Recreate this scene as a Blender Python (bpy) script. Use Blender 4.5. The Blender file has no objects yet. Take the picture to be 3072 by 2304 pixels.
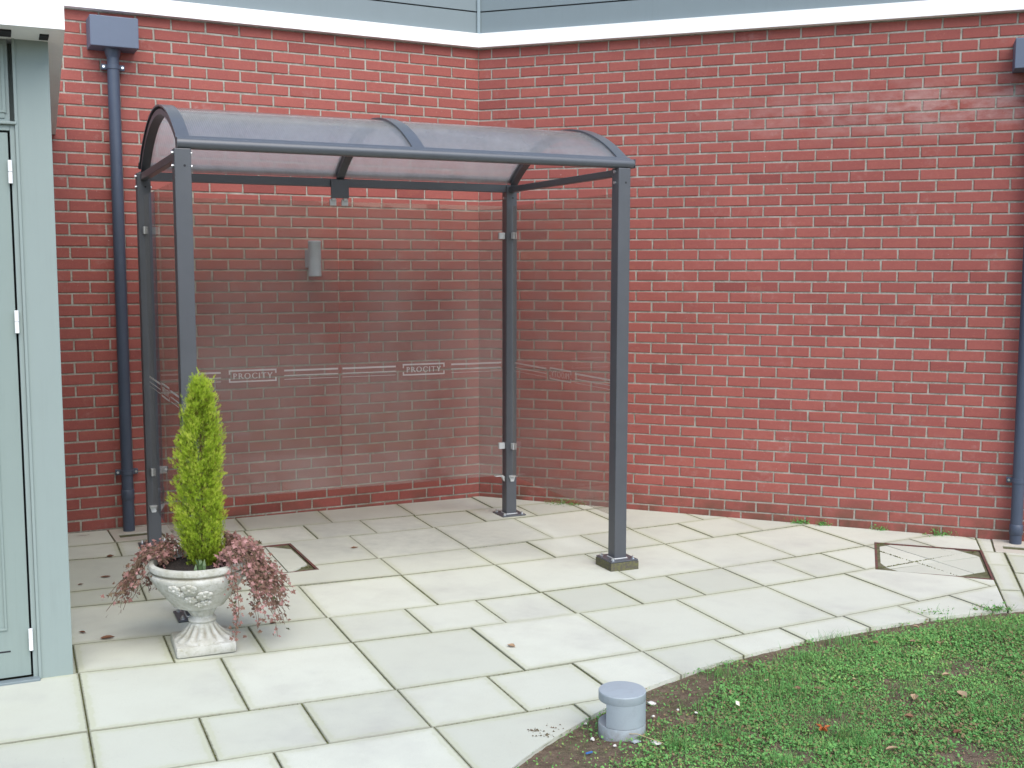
import bpy, bmesh, math, random
import numpy as np
from mathutils import Vector, Matrix
random.seed(7); rng = np.random.default_rng(11)
PI = math.pi
SC = bpy.context.scene
COL = SC.collection

# ------------------------------------------------------------------ camera
CAM = np.array([.2256, -8.5911, 1.7638]); FPX = 3350.0
PITCH, ROLL, YAW = .1023, -.0012, -.0033
def _R(ax, a):
    c, s = math.cos(a), math.sin(a)
    return np.array({'x': [[1,0,0],[0,c,-s],[0,s,c]], 'y': [[c,0,s],[0,1,0],[-s,0,c]], 'z': [[c,-s,0],[s,c,0],[0,0,1]]}[ax])
RM = _R('z', YAW) @ _R('x', -PITCH) @ _R('y', ROLL)      # columns: right, forward, up
cam_d = bpy.data.cameras.new('camera'); cam = bpy.data.objects.new('camera', cam_d); COL.objects.link(cam)
cam_d.sensor_width = 36.0; cam_d.lens = FPX / 3072 * 36.0; cam_d.clip_start = .05; cam_d.clip_end = 3000
m = Matrix.Identity(4)
for i in range(3):
    m[i][0] = RM[i, 0]; m[i][1] = RM[i, 2]; m[i][2] = -RM[i, 1]; m[i][3] = CAM[i]
cam.matrix_world = m
SC.camera = cam

# ------------------------------------------------------------------ daylight (bright overcast)
SUN_EL, SUN_AZ = math.radians(50), math.radians(158)      # azimuth clockwise from +Y
W = bpy.data.worlds.new('World'); SC.world = W; W.use_nodes = True
wn = W.node_tree.nodes; wl = W.node_tree.links
bg = wn['Background']
sky = wn.new('ShaderNodeTexSky'); sky.sky_type = 'NISHITA'; sky.sun_disc = False
sky.sun_elevation = SUN_EL; sky.sun_rotation = SUN_AZ
sky.air_density = 1.0; sky.dust_density = 1.4; sky.ozone_density = 1.0; sky.altitude = 50
wl.new(sky.outputs[0], bg.inputs[0]); bg.inputs[1].default_value = .15
sd = bpy.data.lights.new('sun', 'SUN'); so = bpy.data.objects.new('sun', sd); COL.objects.link(so)
sd.energy = 1.5; sd.angle = math.radians(62); sd.color = (1, .955, .87)
sv = Vector((math.sin(SUN_AZ)*math.cos(SUN_EL), math.cos(SUN_AZ)*math.cos(SUN_EL), math.sin(SUN_EL)))
so.rotation_euler = sv.to_track_quat('Z', 'Y').to_euler(); so.location = (0, -6, 9)
SC.view_settings.view_transform = 'Standard'; SC.view_settings.look = 'None'
SC.view_settings.gamma = 1; SC.view_settings.use_curve_mapping = False
SC.view_settings.exposure = 1.05

# ------------------------------------------------------------------ helpers
def lin(r, g, b):
    f = lambda c: c/12.92 if c <= .04045 else ((c+.055)/1.055)**2.4
    return (f(r/255), f(g/255), f(b/255), 1)
class Mat:
    def __init__(s, name, color=(.5,.5,.5), rough=.7, metal=0, spec=.4):
        s.m = bpy.data.materials.new(name); s.m.use_nodes = True
        s.t = s.m.node_tree; s.n = s.t.nodes; s.b = s.n['Principled BSDF']
        s.b.inputs['Base Color'].default_value = (*color[:3], 1)
        s.b.inputs['Roughness'].default_value = rough; s.b.inputs['Metallic'].default_value = metal
        s.b.inputs['Specular IOR Level'].default_value = spec
        s._pos = None
    def N(s, t, **k):
        n = s.n.new(t)
        for a, v in k.items(): setattr(n, a, v)
        return n
    def L(s, a, b): s.t.links.new(a, b)
    def pos(s):
        if s._pos is None: s._pos = s.N('ShaderNodeNewGeometry').outputs['Position']
        return s._pos
    def scaled(s, v):
        mp = s.N('ShaderNodeMapping'); s.L(s.pos(), mp.inputs[0]); mp.inputs['Scale'].default_value = v; return mp.outputs[0]
    def noise(s, scale, detail=4, rough=.6, vec=None):
        n = s.N('ShaderNodeTexNoise'); n.inputs['Scale'].default_value = scale; n.inputs['Detail'].default_value = detail
        n.inputs['Roughness'].default_value = rough; s.L(vec or s.pos(), n.inputs['Vector']); return n.outputs['Fac']
    def ramp(s, fac, stops, interp='LINEAR'):
        r = s.N('ShaderNodeValToRGB'); r.color_ramp.interpolation = interp; e = r.color_ramp.elements
        while len(e) < len(stops): e.new(.5)
        for x, (p, c) in zip(e, stops):
            x.position = p; x.color = (c, c, c, 1) if isinstance(c, (int, float)) else (*c[:3], 1)
        s.L(fac, r.inputs[0]); return r.outputs[0]
    def mix(s, fac, a, b, mode='MIX'):
        x = s.N('ShaderNodeMix', data_type='RGBA', blend_type=mode)
        for k, v in ((0, fac), (6, a), (7, b)):
            if isinstance(v, (int, float)): x.inputs[k].default_value = v
            elif isinstance(v, tuple): x.inputs[k].default_value = (*v[:3], 1)
            else: s.L(v, x.inputs[k])
        return x.outputs[2]
    def math(s, op, a, b=None, clamp=False):
        x = s.N('ShaderNodeMath', operation=op, use_clamp=clamp)
        for k, v in ((0, a), (1, b)):
            if v is None: continue
            if isinstance(v, (int, float)): x.inputs[k].default_value = v
            else: s.L(v, x.inputs[k])
        return x.outputs[0]
    def attr(s, name, vec=False):
        a = s.N('ShaderNodeAttribute', attribute_name=name); return a.outputs['Vector' if vec else 'Fac']
    def xyz(s, v):
        x = s.N('ShaderNodeSeparateXYZ'); s.L(v, x.inputs[0]); return x.outputs
    def color(s, c): s.L(c, s.b.inputs['Base Color'])
    def bump(s, h, strength=.3, dist=.01):
        b = s.N('ShaderNodeBump'); b.inputs['Strength'].default_value = strength; b.inputs['Distance'].default_value = dist
        s.L(h, b.inputs['Height']); s.L(b.outputs[0], s.b.inputs['Normal'])

class MB:
    """collects boxes, lathes, tubes and prisms in one bmesh"""
    def __init__(s): s.bm = bmesh.new()
    def box(s, lo, hi, bev=0, M=None):
        c = [(a+b)/2 for a, b in zip(lo, hi)]; d = [b-a for a, b in zip(lo, hi)]
        r = bmesh.ops.create_cube(s.bm, size=1)['verts']
        for v in r: v.co = Vector((v.co.x*d[0]+c[0], v.co.y*d[1]+c[1], v.co.z*d[2]+c[2]))
        if bev:
            es = list({e for v in r for e in v.link_edges})
            r2 = bmesh.ops.bevel(s.bm, geom=es, offset=bev, segments=2, affect='EDGES', profile=.5)
            r = list({v for f in r2['faces'] for v in f.verts} | {v for v in r if v.is_valid})
        if M is not None: bmesh.ops.transform(s.bm, matrix=M, verts=r)
        return s
    def lathe(s, prof, n=48, fn=None, cap=True, c=(0,0,0), a0=0, a1=2*PI, M=None):
        full = abs(a1-a0-2*PI) < 1e-6; k = n if full else n+1; rings = []
        for r, z in prof:
            ring = []
            for i in range(k):
                a = a0+(a1-a0)*i/n; rr = r*(fn(a, z, r) if fn else 1)
                ring.append(s.bm.verts.new((c[0]+rr*math.cos(a), c[1]+rr*math.sin(a), c[2]+z)))
            rings.append(ring)
        for A, B in zip(rings, rings[1:]):
            for i in range(k if full else n):
                j = (i+1) % k; s.bm.faces.new((A[i], A[j], B[j], B[i]))
        if cap:
            if full:
                s.bm.faces.new(rings[0][::-1]); s.bm.faces.new(rings[-1])
        if M is not None: bmesh.ops.transform(s.bm, matrix=M, verts=[v for r in rings for v in r])
        return s
    def cyl(s, p, q, r, n=16, r2=None):
        p, q = Vector(p), Vector(q); d = q-p
        M = Matrix.Translation(p) @ d.to_track_quat('Z', 'Y').to_matrix().to_4x4()
        return s.lathe([(r, 0), (r if r2 is None else r2, d.length)], n, M=M)
    def tube(s, pts, r, n=6):
        pts = [Vector(p) for p in pts]; rings = []
        for i, p in enumerate(pts):
            d = (pts[min(i+1, len(pts)-1)]-pts[max(i-1, 0)]).normalized(); q = d.to_track_quat('Z', 'Y')
            rr = r[i] if isinstance(r, (list, tuple)) else r
            rings.append([s.bm.verts.new(p+q @ Vector((rr*math.cos(2*PI*k/n), rr*math.sin(2*PI*k/n), 0))) for k in range(n)])
        for A, B in zip(rings, rings[1:]):
            for k in range(n): s.bm.faces.new((A[k], A[(k+1) % n], B[(k+1) % n], B[k]))
        s.bm.faces.new(rings[0][::-1]); s.bm.faces.new(rings[-1]); return s
    def prism(s, poly, lo, hi, axis=1):
        """polygon in the two other axes, extruded along axis lo..hi"""
        def P(a, b, t):
            return {0: (t, a, b), 1: (a, t, b), 2: (a, b, t)}[axis]
        A = [s.bm.verts.new(P(a, b, lo)) for a, b in poly]; B = [s.bm.verts.new(P(a, b, hi)) for a, b in poly]
        s.bm.faces.new(A[::-1]); s.bm.faces.new(B); n = len(poly)
        for i in range(n): s.bm.faces.new((A[i], A[(i+1) % n], B[(i+1) % n], B[i]))
        return s
    def mesh(s, name, mat, smooth=None):
        bmesh.ops.recalc_face_normals(s.bm, faces=s.bm.faces)
        me = bpy.data.meshes.new(name); s.bm.to_mesh(me); s.bm.free(); me.materials.append(mat.m)
        if smooth is not None:
            for p in me.polygons: p.use_smooth = True
            me.set_sharp_from_angle(angle=math.radians(smooth))
        return me
    def build(s, name, mat, parent=None, smooth=None, loc=None, rot=None):
        return link(name, s.mesh(name, mat, smooth), parent, loc, rot)
def link(name, me, parent=None, loc=None, rot=None):
    o = bpy.data.objects.new(name, me); COL.objects.link(o)
    if parent is not None: o.parent = parent
    if loc is not None: o.location = loc
    if rot is not None: o.rotation_euler = rot
    return o
def thing(name, label, cat, loc=(0,0,0), rz=0, group=None):
    o = link(name, None, None, loc, (0,0,rz)); return tag(o, label, cat, group)
def tag(o, label, cat, group=None):
    o['label'] = label; o['category'] = cat
    if group: o['group'] = group
    return o
def kind(o, k): o['kind'] = k; return o
def raw_mesh(name, verts, faces, mat, tone=None):
    """numpy verts (n,3), faces (m,k) -> mesh with optional per-face tone"""
    me = bpy.data.meshes.new(name); verts = np.asarray(verts, np.float32); faces = np.asarray(faces, np.int32)
    n, k = faces.shape
    me.vertices.add(len(verts)); me.vertices.foreach_set('co', verts.ravel())
    me.loops.add(n*k); me.loops.foreach_set('vertex_index', faces.ravel())
    me.polygons.add(n); me.polygons.foreach_set('loop_start', np.arange(0, n*k, k, dtype=np.int32))
    me.update(calc_edges=True); me.materials.append(mat.m)
    me.polygons.foreach_set('use_smooth', np.zeros(n, bool))
    if tone is not None:
        a = me.attributes.new('tone', 'FLOAT', 'FACE'); a.data.foreach_set('value', np.asarray(tone, np.float32))
    me.validate(); return me
def gz(x, y=0): return -.01*max(-8, min(8, x))            # the paving falls gently to the right
TS = math.radians(24)                                     # slab courses
US = np.array([math.cos(TS), math.sin(TS)]); VS = np.array([-math.sin(TS), math.cos(TS)])
def w2(u, v): return US*u+VS*v
AL, AR = .4709, .3450                                     # the two walls
NL = np.array([math.sin(AL), -math.cos(AL)]); NR = np.array([-math.sin(AR), -math.cos(AR)])
DL = np.array([-math.cos(AL), -math.sin(AL)]); DR = np.array([math.cos(AR), -math.sin(AR)])

# ------------------------------------------------------------------ materials
def painted(name, c, rough=.45, var=.05, spec=.4, metal=0):
    m = Mat(name, c, rough, metal, spec)
    k = m.ramp(m.noise(9, 5), [(.3, 1-var), (.7, 1)]); c2 = m.mix(1, (*c[:3],), k, 'MULTIPLY')
    st = m.math('MULTIPLY', m.ramp(m.noise(28, 5, .7, m.scaled((1, 1, .05))), [(.50, 0), (.75, .5)]), m.ramp(m.noise(3, 4), [(.40, 0), (.65, 1)]))
    m.color(m.mix(st, c2, tuple(q*.72+.02 for q in c[:3])))
    m.bump(m.noise(700, 2), .06, .001); return m
M_steel = painted('anthracite_paint', (.076, .081, .090), .36, .12, .5)
M_beam = painted('beam_paint', (.088, .096, .108), .3, .1, .5)
M_block = Mat('packing_block', (.1, .085, .06), .9)
c = M_block.mix(M_block.ramp(M_block.noise(60, 5), [(.4, 0), (.65, 1)]), (.085, .075, .062), (.13, .13, .05)); M_block.color(c)
M_zinc = Mat('zinc_fixing', (.72, .74, .76), .28, 1)
M_clip = painted('clip_alloy', (.50, .51, .50), .4, .05)
M_pipe = painted('slate_grey_plastic', (.060, .076, .110), .42, .1)
M_hop = painted('hopper_grey', (.105, .13, .18), .45, .05)
M_white = painted('white_gloss', (.86, .87, .86), .35, .015)
M_clad = painted('cladding_blue_grey', (.175, .215, .225), .42, .03)
M_gap = Mat('dark_gap', (.018, .018, .022), .8)
M_cab = painted('annex_paint', (.25, .305, .288), .5, .025)
M_door = painted('door_paint', (.232, .288, .266), .45, .025)
M_rust = Mat('rusty_frame', (.1, .045, .035), .85)
M_rust.color(M_rust.mix(M_rust.ramp(M_rust.noise(35, 5), [(.35, 0), (.65, 1)]), (.075, .05, .04), (.16, .05, .042)))
M_lamp = painted('lamp_silver', (.36, .42, .46), .4, .03)
M_boll = Mat('bollard_grey', (.30, .345, .37), .45); _z = M_boll.xyz(M_boll.pos())[2]
M_boll.color(M_boll.mix(M_boll.math('MULTIPLY', M_boll.math('SUBTRACT', 1, M_boll.math('MULTIPLY', M_boll.math('ADD', _z, .01), 16), True), M_boll.ramp(M_boll.noise(40, 5, .7), [(.35, .1), (.62, .9)])), M_boll.mix(M_boll.ramp(M_boll.noise(25, 5, .7), [(.5, 0), (.72, .4)]), (.31, .355, .38), (.24, .265, .275)), (.17, .14, .105)))
M_lens = Mat('lens', (.55, .48, .33), .4)

M_brick = Mat('red_brick', rough=.85, spec=.2); b = M_brick
tone = b.attr('tone')
c = b.ramp(tone, [(0, (.19, .054, .048)), (.35, (.280, .083, .070)), (.75, (.325, .100, .082)), (.93, (.355, .114, .086)), (1, (.375, .13, .092))])
n1 = b.noise(38, 6, .7); n2 = b.noise(7, 4)
c = b.mix(b.ramp(n1, [(.3, .0), (.75, .5)]), c, (.235, .068, .059))
c = b.mix(b.ramp(b.noise(90, 3), [(.58, 0), (.8, .45)]), c, (.42, .16, .105))
px = b.xyz(b.pos())
# lime bloom: a faint whitish band high on the right wall, plus odd smears elsewhere
bandz = b.math('SUBTRACT', 1, b.math('MULTIPLY', b.math('ABSOLUTE', b.math('SUBTRACT', px[2], 2.83)), 4.2), True)
bandx = b.N('ShaderNodeMapRange'); b.L(px[0], bandx.inputs[0]); bandx.inputs[1].default_value = 1.3; bandx.inputs[2].default_value = 2.9
st = b.noise(5, 5, .65, b.scaled((1, 1, 2.2)))
bl = b.math('MULTIPLY', b.math('MULTIPLY', bandz, bandx.outputs[0]), b.ramp(st, [(.38, 0), (.66, .6)]))
c = b.mix(bl, c, (.50, .36, .33))
sm = b.math('MULTIPLY', b.ramp(b.noise(3.1, 6, .7), [(.55, 0), (.72, 1)]), b.ramp(b.noise(30, 4), [(.45, 0), (.7, .45)]))
c = b.mix(sm, c, (.44, .30, .27))
c = b.mix(1, c, b.ramp(b.noise(.9, 5, .6), [(.3, .90), (.7, 1.08)]), 'MULTIPLY')
c = b.mix(b.math('MULTIPLY', b.ramp(b.noise(48, 3, .6), [(.70, 0), (.76, .7)]), b.ramp(b.noise(2.2, 4), [(.45, .1), (.65, 1)])), c, (.50, .40, .36))
c = b.mix(b.ramp(b.noise(17, 5, .7, b.scaled((.55, .55, 1.6))), [(.56, 0), (.74, .30)]), c, (.36, .13, .075))
# damp, algae-dark foot of the wall
low = b.math('SUBTRACT', 1, b.math('MULTIPLY', b.math('ADD', px[2], .03), 4.2), True)
c = b.mix(b.math('MULTIPLY', low, b.ramp(b.noise(4.5, 5), [(.40, .05), (.66, .95)])), c, (.095, .06, .04))
b.color(c)
b.bump(b.math('ADD', n1, b.math('MULTIPLY', b.noise(220, 3), .5)), .45, .004)

M_mortar = Mat('mortar', rough=.95, spec=.1)
c = M_mortar.mix(M_mortar.ramp(M_mortar.noise(14, 5), [(.35, 0), (.65, 1)]), (.225, .21, .172), (.375, .355, .305))
c = M_mortar.mix(M_mortar.ramp(M_mortar.noise(70, 4, .7), [(.50, 0), (.68, .85)]), c, (.42, .40, .34))
M_mortar.color(c); M_mortar.bump(M_mortar.noise(120, 4), .6, .004)

M_slab = Mat('concrete_slab', rough=.88, spec=.25); s = M_slab
tone = s.attr('tone'); ea = s.xyz(s.attr('ea', True)); eb = s.xyz(s.attr('eb', True))
dist = s.math('MINIMUM', s.math('MINIMUM', ea[0], ea[1]), s.math('MINIMUM', eb[0], eb[1]))
c = s.mix(tone, (.455, .47, .395), (.565, .58, .495))
c = s.mix(s.ramp(s.noise(3.2, 5, .65), [(.45, 0), (.75, .35)]), c, (.44, .44, .365))
c = s.mix(s.ramp(s.noise(420, 2), [(.56, 0), (.74, .6)]), c, (.35, .35, .29))
c = s.mix(s.ramp(s.noise(95, 2, .5), [(.74, 0), (.80, .6)]), c, (.24, .22, .17))
dn = s.math('SUBTRACT', dist, s.math('MULTIPLY', s.noise(22, 5, .7), .05))
c = s.mix(s.ramp(dn, [(0, .45), (.006, .12), (.03, 0)]), c, (.40, .415, .265))
c = s.mix(s.ramp(s.math('SUBTRACT', dist, s.math('MULTIPLY', s.noise(60, 4), .012)), [(0, .7), (.0022, 0)]), c, (.18, .18, .13))
# old splash stains where the roof drips on the paving behind
c = s.mix(s.math('MULTIPLY', s.ramp(s.noise(1.3, 4), [(.50, 0), (.68, .45)]), s.ramp(s.noise(9, 5), [(.3, .3), (.7, 1)])), c, (.33, .32, .30))
# grey shade under the shelter, painted into the slab colour
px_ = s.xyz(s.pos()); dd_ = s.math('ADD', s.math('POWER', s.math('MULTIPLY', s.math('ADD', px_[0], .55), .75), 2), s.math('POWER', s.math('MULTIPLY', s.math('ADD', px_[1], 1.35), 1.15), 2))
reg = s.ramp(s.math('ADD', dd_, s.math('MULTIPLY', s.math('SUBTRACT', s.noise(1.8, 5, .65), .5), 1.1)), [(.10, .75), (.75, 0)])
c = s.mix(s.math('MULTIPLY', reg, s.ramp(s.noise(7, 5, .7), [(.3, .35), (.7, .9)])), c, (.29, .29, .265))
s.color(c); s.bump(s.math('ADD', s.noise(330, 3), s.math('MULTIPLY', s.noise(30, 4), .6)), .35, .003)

M_joint = Mat('joint_moss_bed', rough=1, spec=.1)
c = M_joint.mix(M_joint.ramp(M_joint.noise(45, 5, .7), [(.35, 0), (.62, 1)]), (.085, .08, .05), (.14, .145, .075))
M_joint.color(M_joint.mix(M_joint.ramp(M_joint.noise(7, 4), [(.45, 0), (.7, .8)]), c, (.20, .185, .135))); M_joint.bump(M_joint.noise(150, 3), 1, .006)
M_moss = Mat('moss', rough=1, spec=.1)
M_moss.color(M_moss.ramp(M_moss.attr('tone'), [(0, (.06, .052, .03)), (.5, (.10, .105, .042)), (1, (.16, .18, .07))]))
M_soil = Mat('soil', rough=1, spec=.1)
c = M_soil.mix(M_soil.ramp(M_soil.noise(26, 6, .7), [(.35, 0), (.66, 1)]), (.125, .090, .064), (.235, .175, .125))
c = M_soil.mix(M_soil.ramp(M_soil.noise(5, 4), [(.5, 0), (.7, .6)]), c, (.12, .13, .065))
M_soil.color(M_soil.mix(M_soil.ramp(M_soil.noise(210, 2), [(.66, 0), (.72, .8)]), c, (.42, .37, .29))); M_soil.bump(M_soil.noise(90, 5, .7), 1, .015)
def leafmat(name, stops, rough=.55, trans=.25, spec=.3):
    m = Mat(name, rough=rough, spec=spec); c = m.ramp(m.attr('tone'), stops); m.color(c)
    t = m.N('ShaderNodeBsdfTranslucent'); m.L(c, t.inputs[0]); x = m.N('ShaderNodeMixShader'); x.inputs[0].default_value = trans
    m.L(m.b.outputs[0], x.inputs[1]); m.L(t.outputs[0], x.inputs[2]); m.L(x.outputs[0], m.n['Material Output'].inputs[0]); return m
M_grass = leafmat('turf', [(0, (.27, .20, .11)), (.12, (.23, .27, .09)), (.35, (.12, .29, .085)), (.62, (.16, .38, .11)), (.85, (.25, .47, .13)), (1, (.44, .53, .18))], spec=.08)
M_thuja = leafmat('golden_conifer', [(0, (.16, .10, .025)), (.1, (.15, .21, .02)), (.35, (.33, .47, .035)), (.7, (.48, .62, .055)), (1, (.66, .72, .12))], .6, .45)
M_ivy = leafmat('red_ivy', [(0, (.09, .105, .045)), (.16, (.14, .10, .06)), (.4, (.185, .105, .072)), (.7, (.27, .135, .115)), (1, (.46, .25, .235))], .5, .2)
M_twig = Mat('twig', (.13, .085, .055), .9)
M_bark = Mat('bark', (.10, .062, .035), .95)
M_compost = Mat('compost', (.03, .022, .017), 1)
M_compost.color(M_compost.mix(M_compost.ramp(M_compost.noise(120, 4), [(.5, 0), (.7, 1)]), (.022, .016, .013), (.07, .05, .038))); M_compost.bump(M_compost.noise(90, 5), 1, .02)
M_dead = leafmat('dead_leaf', [(0, (.13, .052, .032)), (.3, (.21, .10, .055)), (.7, (.34, .22, .13)), (1, (.46, .34, .22))], .7, .15)
M_orange = leafmat('orange_leaf', [(0, (.42, .11, .035)), (1, (.55, .18, .06))], .6, .2)
M_stone = Mat('chip', (.62, .60, .55), .9); M_blue = Mat('blue_plastic', (.05, .16, .42), .4); M_stick = Mat('straw', (.40, .31, .17), .9)

M_urn = Mat('cast_stone', rough=.85, spec=.25); u = M_urn
c = u.mix(u.ramp(u.noise(9, 6, .65), [(.38, 0), (.68, 1)]), (.55, .55, .505), (.39, .385, .32))
c = u.mix(u.ramp(u.noise(55, 5, .7), [(.50, 0), (.72, .65)]), c, (.27, .255, .175))
crease_geo = u.N('ShaderNodeNewGeometry'); pt = u.ramp(crease_geo.outputs['Pointiness'], [(.44, 1), (.50, 0)])
c = u.mix(u.math('MULTIPLY', pt, .75), c, (.19, .16, .105))      # darker brown in the hollows of the mouldings
u.color(c); u.bump(u.math('ADD', u.noise(160, 4), u.math('MULTIPLY', u.noise(45, 4), .8)), .5, .005)

def glassmat(name, tint, dust, rough, ior=1.5):
    m = Mat(name); t = m.N('ShaderNodeBsdfTransparent'); t.inputs[0].default_value = (*tint, 1)
    g = m.N('ShaderNodeBsdfGlossy'); g.inputs['Roughness'].default_value = rough; g.inputs[0].default_value = (1, 1, 1, 1)
    f = m.N('ShaderNodeFresnel'); f.inputs[0].default_value = ior
    d = m.N('ShaderNodeBsdfDiffuse'); d.inputs[0].default_value = (.50, .49, .46, 1)
    a = m.N('ShaderNodeMixShader'); m.L(m.math('MULTIPLY', m.ramp(m.noise(2.2, 5, .6, m.scaled((1, 1, .6))), [(.3, .5), (.7, 1.5)]), dust), a.inputs[0])
    m.L(t.outputs[0], a.inputs[1]); m.L(d.outputs[0], a.inputs[2])
    bf = m.N('ShaderNodeNewGeometry'); x = m.N('ShaderNodeMixShader'); m.L(m.math('MULTIPLY', f.outputs[0], m.math('SUBTRACT', 1, bf.outputs['Backfacing'])), x.inputs[0]); m.L(a.outputs[0], x.inputs[1]); m.L(g.outputs[0], x.inputs[2])
    m.L(x.outputs[0], m.n['Material Output'].inputs[0]); return m
M_glass = glassmat('shelter_glass', (.88, .855, .83), .085, .02, 1.42)
M_edge = Mat('etched_white', (.66, .66, .65), .7)
t = M_edge.N('ShaderNodeBsdfTransparent'); x = M_edge.N('ShaderNodeMixShader'); x.inputs[0].default_value = .72
M_edge.L(t.outputs[0], x.inputs[1]); tl_ = M_edge.N('ShaderNodeBsdfTranslucent'); tl_.inputs[0].default_value = (.80, .80, .79, 1); y_ = M_edge.N('ShaderNodeMixShader'); y_.inputs[0].default_value = .5; M_edge.L(M_edge.b.outputs[0], y_.inputs[1]); M_edge.L(tl_.outputs[0], y_.inputs[2]); M_edge.L(y_.outputs[0], x.inputs[2]); M_edge.L(x.outputs[0], M_edge.n['Material Output'].inputs[0])
# twin-wall polycarbonate: partly clear, partly milky, glossy
M_poly = Mat('twinwall_polycarbonate'); p = M_poly
tr = p.N('ShaderNodeBsdfTransparent'); tr.inputs[0].default_value = (.84, .845, .85, 1)
tl = p.N('ShaderNodeBsdfTranslucent'); tl.inputs[0].default_value = (.92, .90, .89, 1)
df = p.N('ShaderNodeBsdfDiffuse'); df.inputs[0].default_value = (.36, .37, .38, 1)
gl = p.N('ShaderNodeBsdfGlossy'); gl.inputs['Roughness'].default_value = .08
uv = p.attr('arc', True); ux = p.xyz(uv)
wav = p.math('SINE', p.math('MULTIPLY', ux[0], 2*PI/.011)); 
bp = p.N('ShaderNodeBump'); bp.inputs['Strength'].default_value = .35; bp.inputs['Distance'].default_value = .002
p.L(p.math('ADD', wav, p.math('MULTIPLY', p.noise(5, 3), 2)), bp.inputs['Height']); p.L(bp.outputs[0], gl.inputs['Normal'])
m1 = p.N('ShaderNodeMixShader'); m1.inputs[0].default_value = .38; p.L(tl.outputs[0], m1.inputs[1]); p.L(df.outputs[0], m1.inputs[2])
m2 = p.N('ShaderNodeMixShader'); p.L(p.ramp(p.noise(5, 5, .6, p.scaled((1, .35, .35))), [(.32, .36), (.68, .56)]), m2.inputs[0]); p.L(tr.outputs[0], m2.inputs[1]); p.L(m1.outputs[0], m2.inputs[2])
fr = p.N('ShaderNodeFresnel'); fr.inputs[0].default_value = 2.05
m3 = p.N('ShaderNodeMixShader'); bf = p.N('ShaderNodeNewGeometry'); p.L(p.math('MULTIPLY', fr.outputs[0], p.math('SUBTRACT', 1, bf.outputs['Backfacing'])), m3.inputs[0]); p.L(m2.outputs[0], m3.inputs[1]); p.L(gl.outputs[0], m3.inputs[2])
p.L(m3.outputs[0], p.n['Material Output'].inputs[0])

# ------------------------------------------------------------------ ground sheet
g = [-900, -60, -20, -8, -5, -2.5, 0, 2.5, 5, 8, 20, 60, 900]
gv = np.array([(x, y, gz(x)-.03) for y in g for x in g]); n = len(g)
gf = np.array([(j*n+i, j*n+i+1, (j+1)*n+i+1, (j+1)*n+i) for j in range(n-1) for i in range(n-1)])
kind(link('ground', raw_mesh('ground', gv, gf, M_soil)), 'structure')

# added hedgerow, unseen behind the viewpoint, gives the glass something dark to reflect
hb = bmesh.new(); hr = np.random.default_rng(4)
hx = np.linspace(-45, 45, 181); prof_ = [(-1.1, -.1), (-1.25, 1.2), (-1.15, 3.2), (-.8, 4.1), (0, 4.4), (.8, 4.1), (1.15, 3.2), (1.25, 1.2), (1.1, -.1)]
rows_ = [[hb.verts.new((x_, -30+b_+hr.normal(0, .10), z_+hr.normal(0, .14))) for b_, z_ in prof_] for x_ in hx]
for A_, B_ in zip(rows_, rows_[1:]):
    for k_ in range(len(prof_)-1): hb.faces.new((A_[k_], A_[k_+1], B_[k_+1], B_[k_]))
M_added_hedge = Mat('added_hedge_green', rough=.9, spec=.1); M_added_hedge.color(M_added_hedge.mix(M_added_hedge.ramp(M_added_hedge.noise(3, 6, .7), [(.35, 0), (.65, 1)]), (.03, .05, .018), (.08, .115, .04)))
hme = bpy.data.meshes.new('added_hedge'); hb.to_mesh(hme); hb.free(); hme.materials.append(M_added_hedge.m)
o = kind(link('added_hedge', hme), 'stuff'); o['label'] = 'long hedgerow added unseen behind the viewpoint for the glass to reflect'

# ------------------------------------------------------------------ brick walls
BL, BH, JT = .225, .075, .0114
H0 = 44.4*BH                                             # first bed joint below the eaves
def to_px(P):
    d = (np.asarray(P)-CAM) @ RM
    return 1536+FPX*d[0]/d[1], 1152-FPX*d[2]/d[1]
def brick_geo(L, tone, r):
    """brick, centre of its face at the origin, face toward -y; chamfered and a little uneven"""
    h = BH-JT; ch = .0035; V = []
    for inset, y in ((ch, 0), (0, ch), (0, .03)):
        for sx, sz in ((-1, -1), (1, -1), (1, 1), (-1, 1)):
            j = .0017
            V.append((sx*(L/2-inset)+r.uniform(-j, j), y+(r.uniform(-.0006, .0006) if y == 0 else 0), sz*(h/2-inset)+r.uniform(-j, j)))
    F = [(0, 1, 2, 3)]
    for a in (0, 4):
        for i in range(4): F.append((a+(i+1) % 4, a+i, a+4+i, a+4+(i+1) % 4))
    return np.array(V), np.array(F), np.full(len(F), tone)
def rand_tone(r):
    t = r.random()
    return .96+.04*r.random() if t < .004 else (.12+.14*r.random() if t < .03 else .36+.42*r.random())
NV = 18; rb = np.random.default_rng(3)
variants = [raw_mesh('brick', *brick_geo(BL-JT, 0, rb)[:2], M_brick, np.full(9, rand_tone(rb))) for _ in range(NV)]
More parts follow.
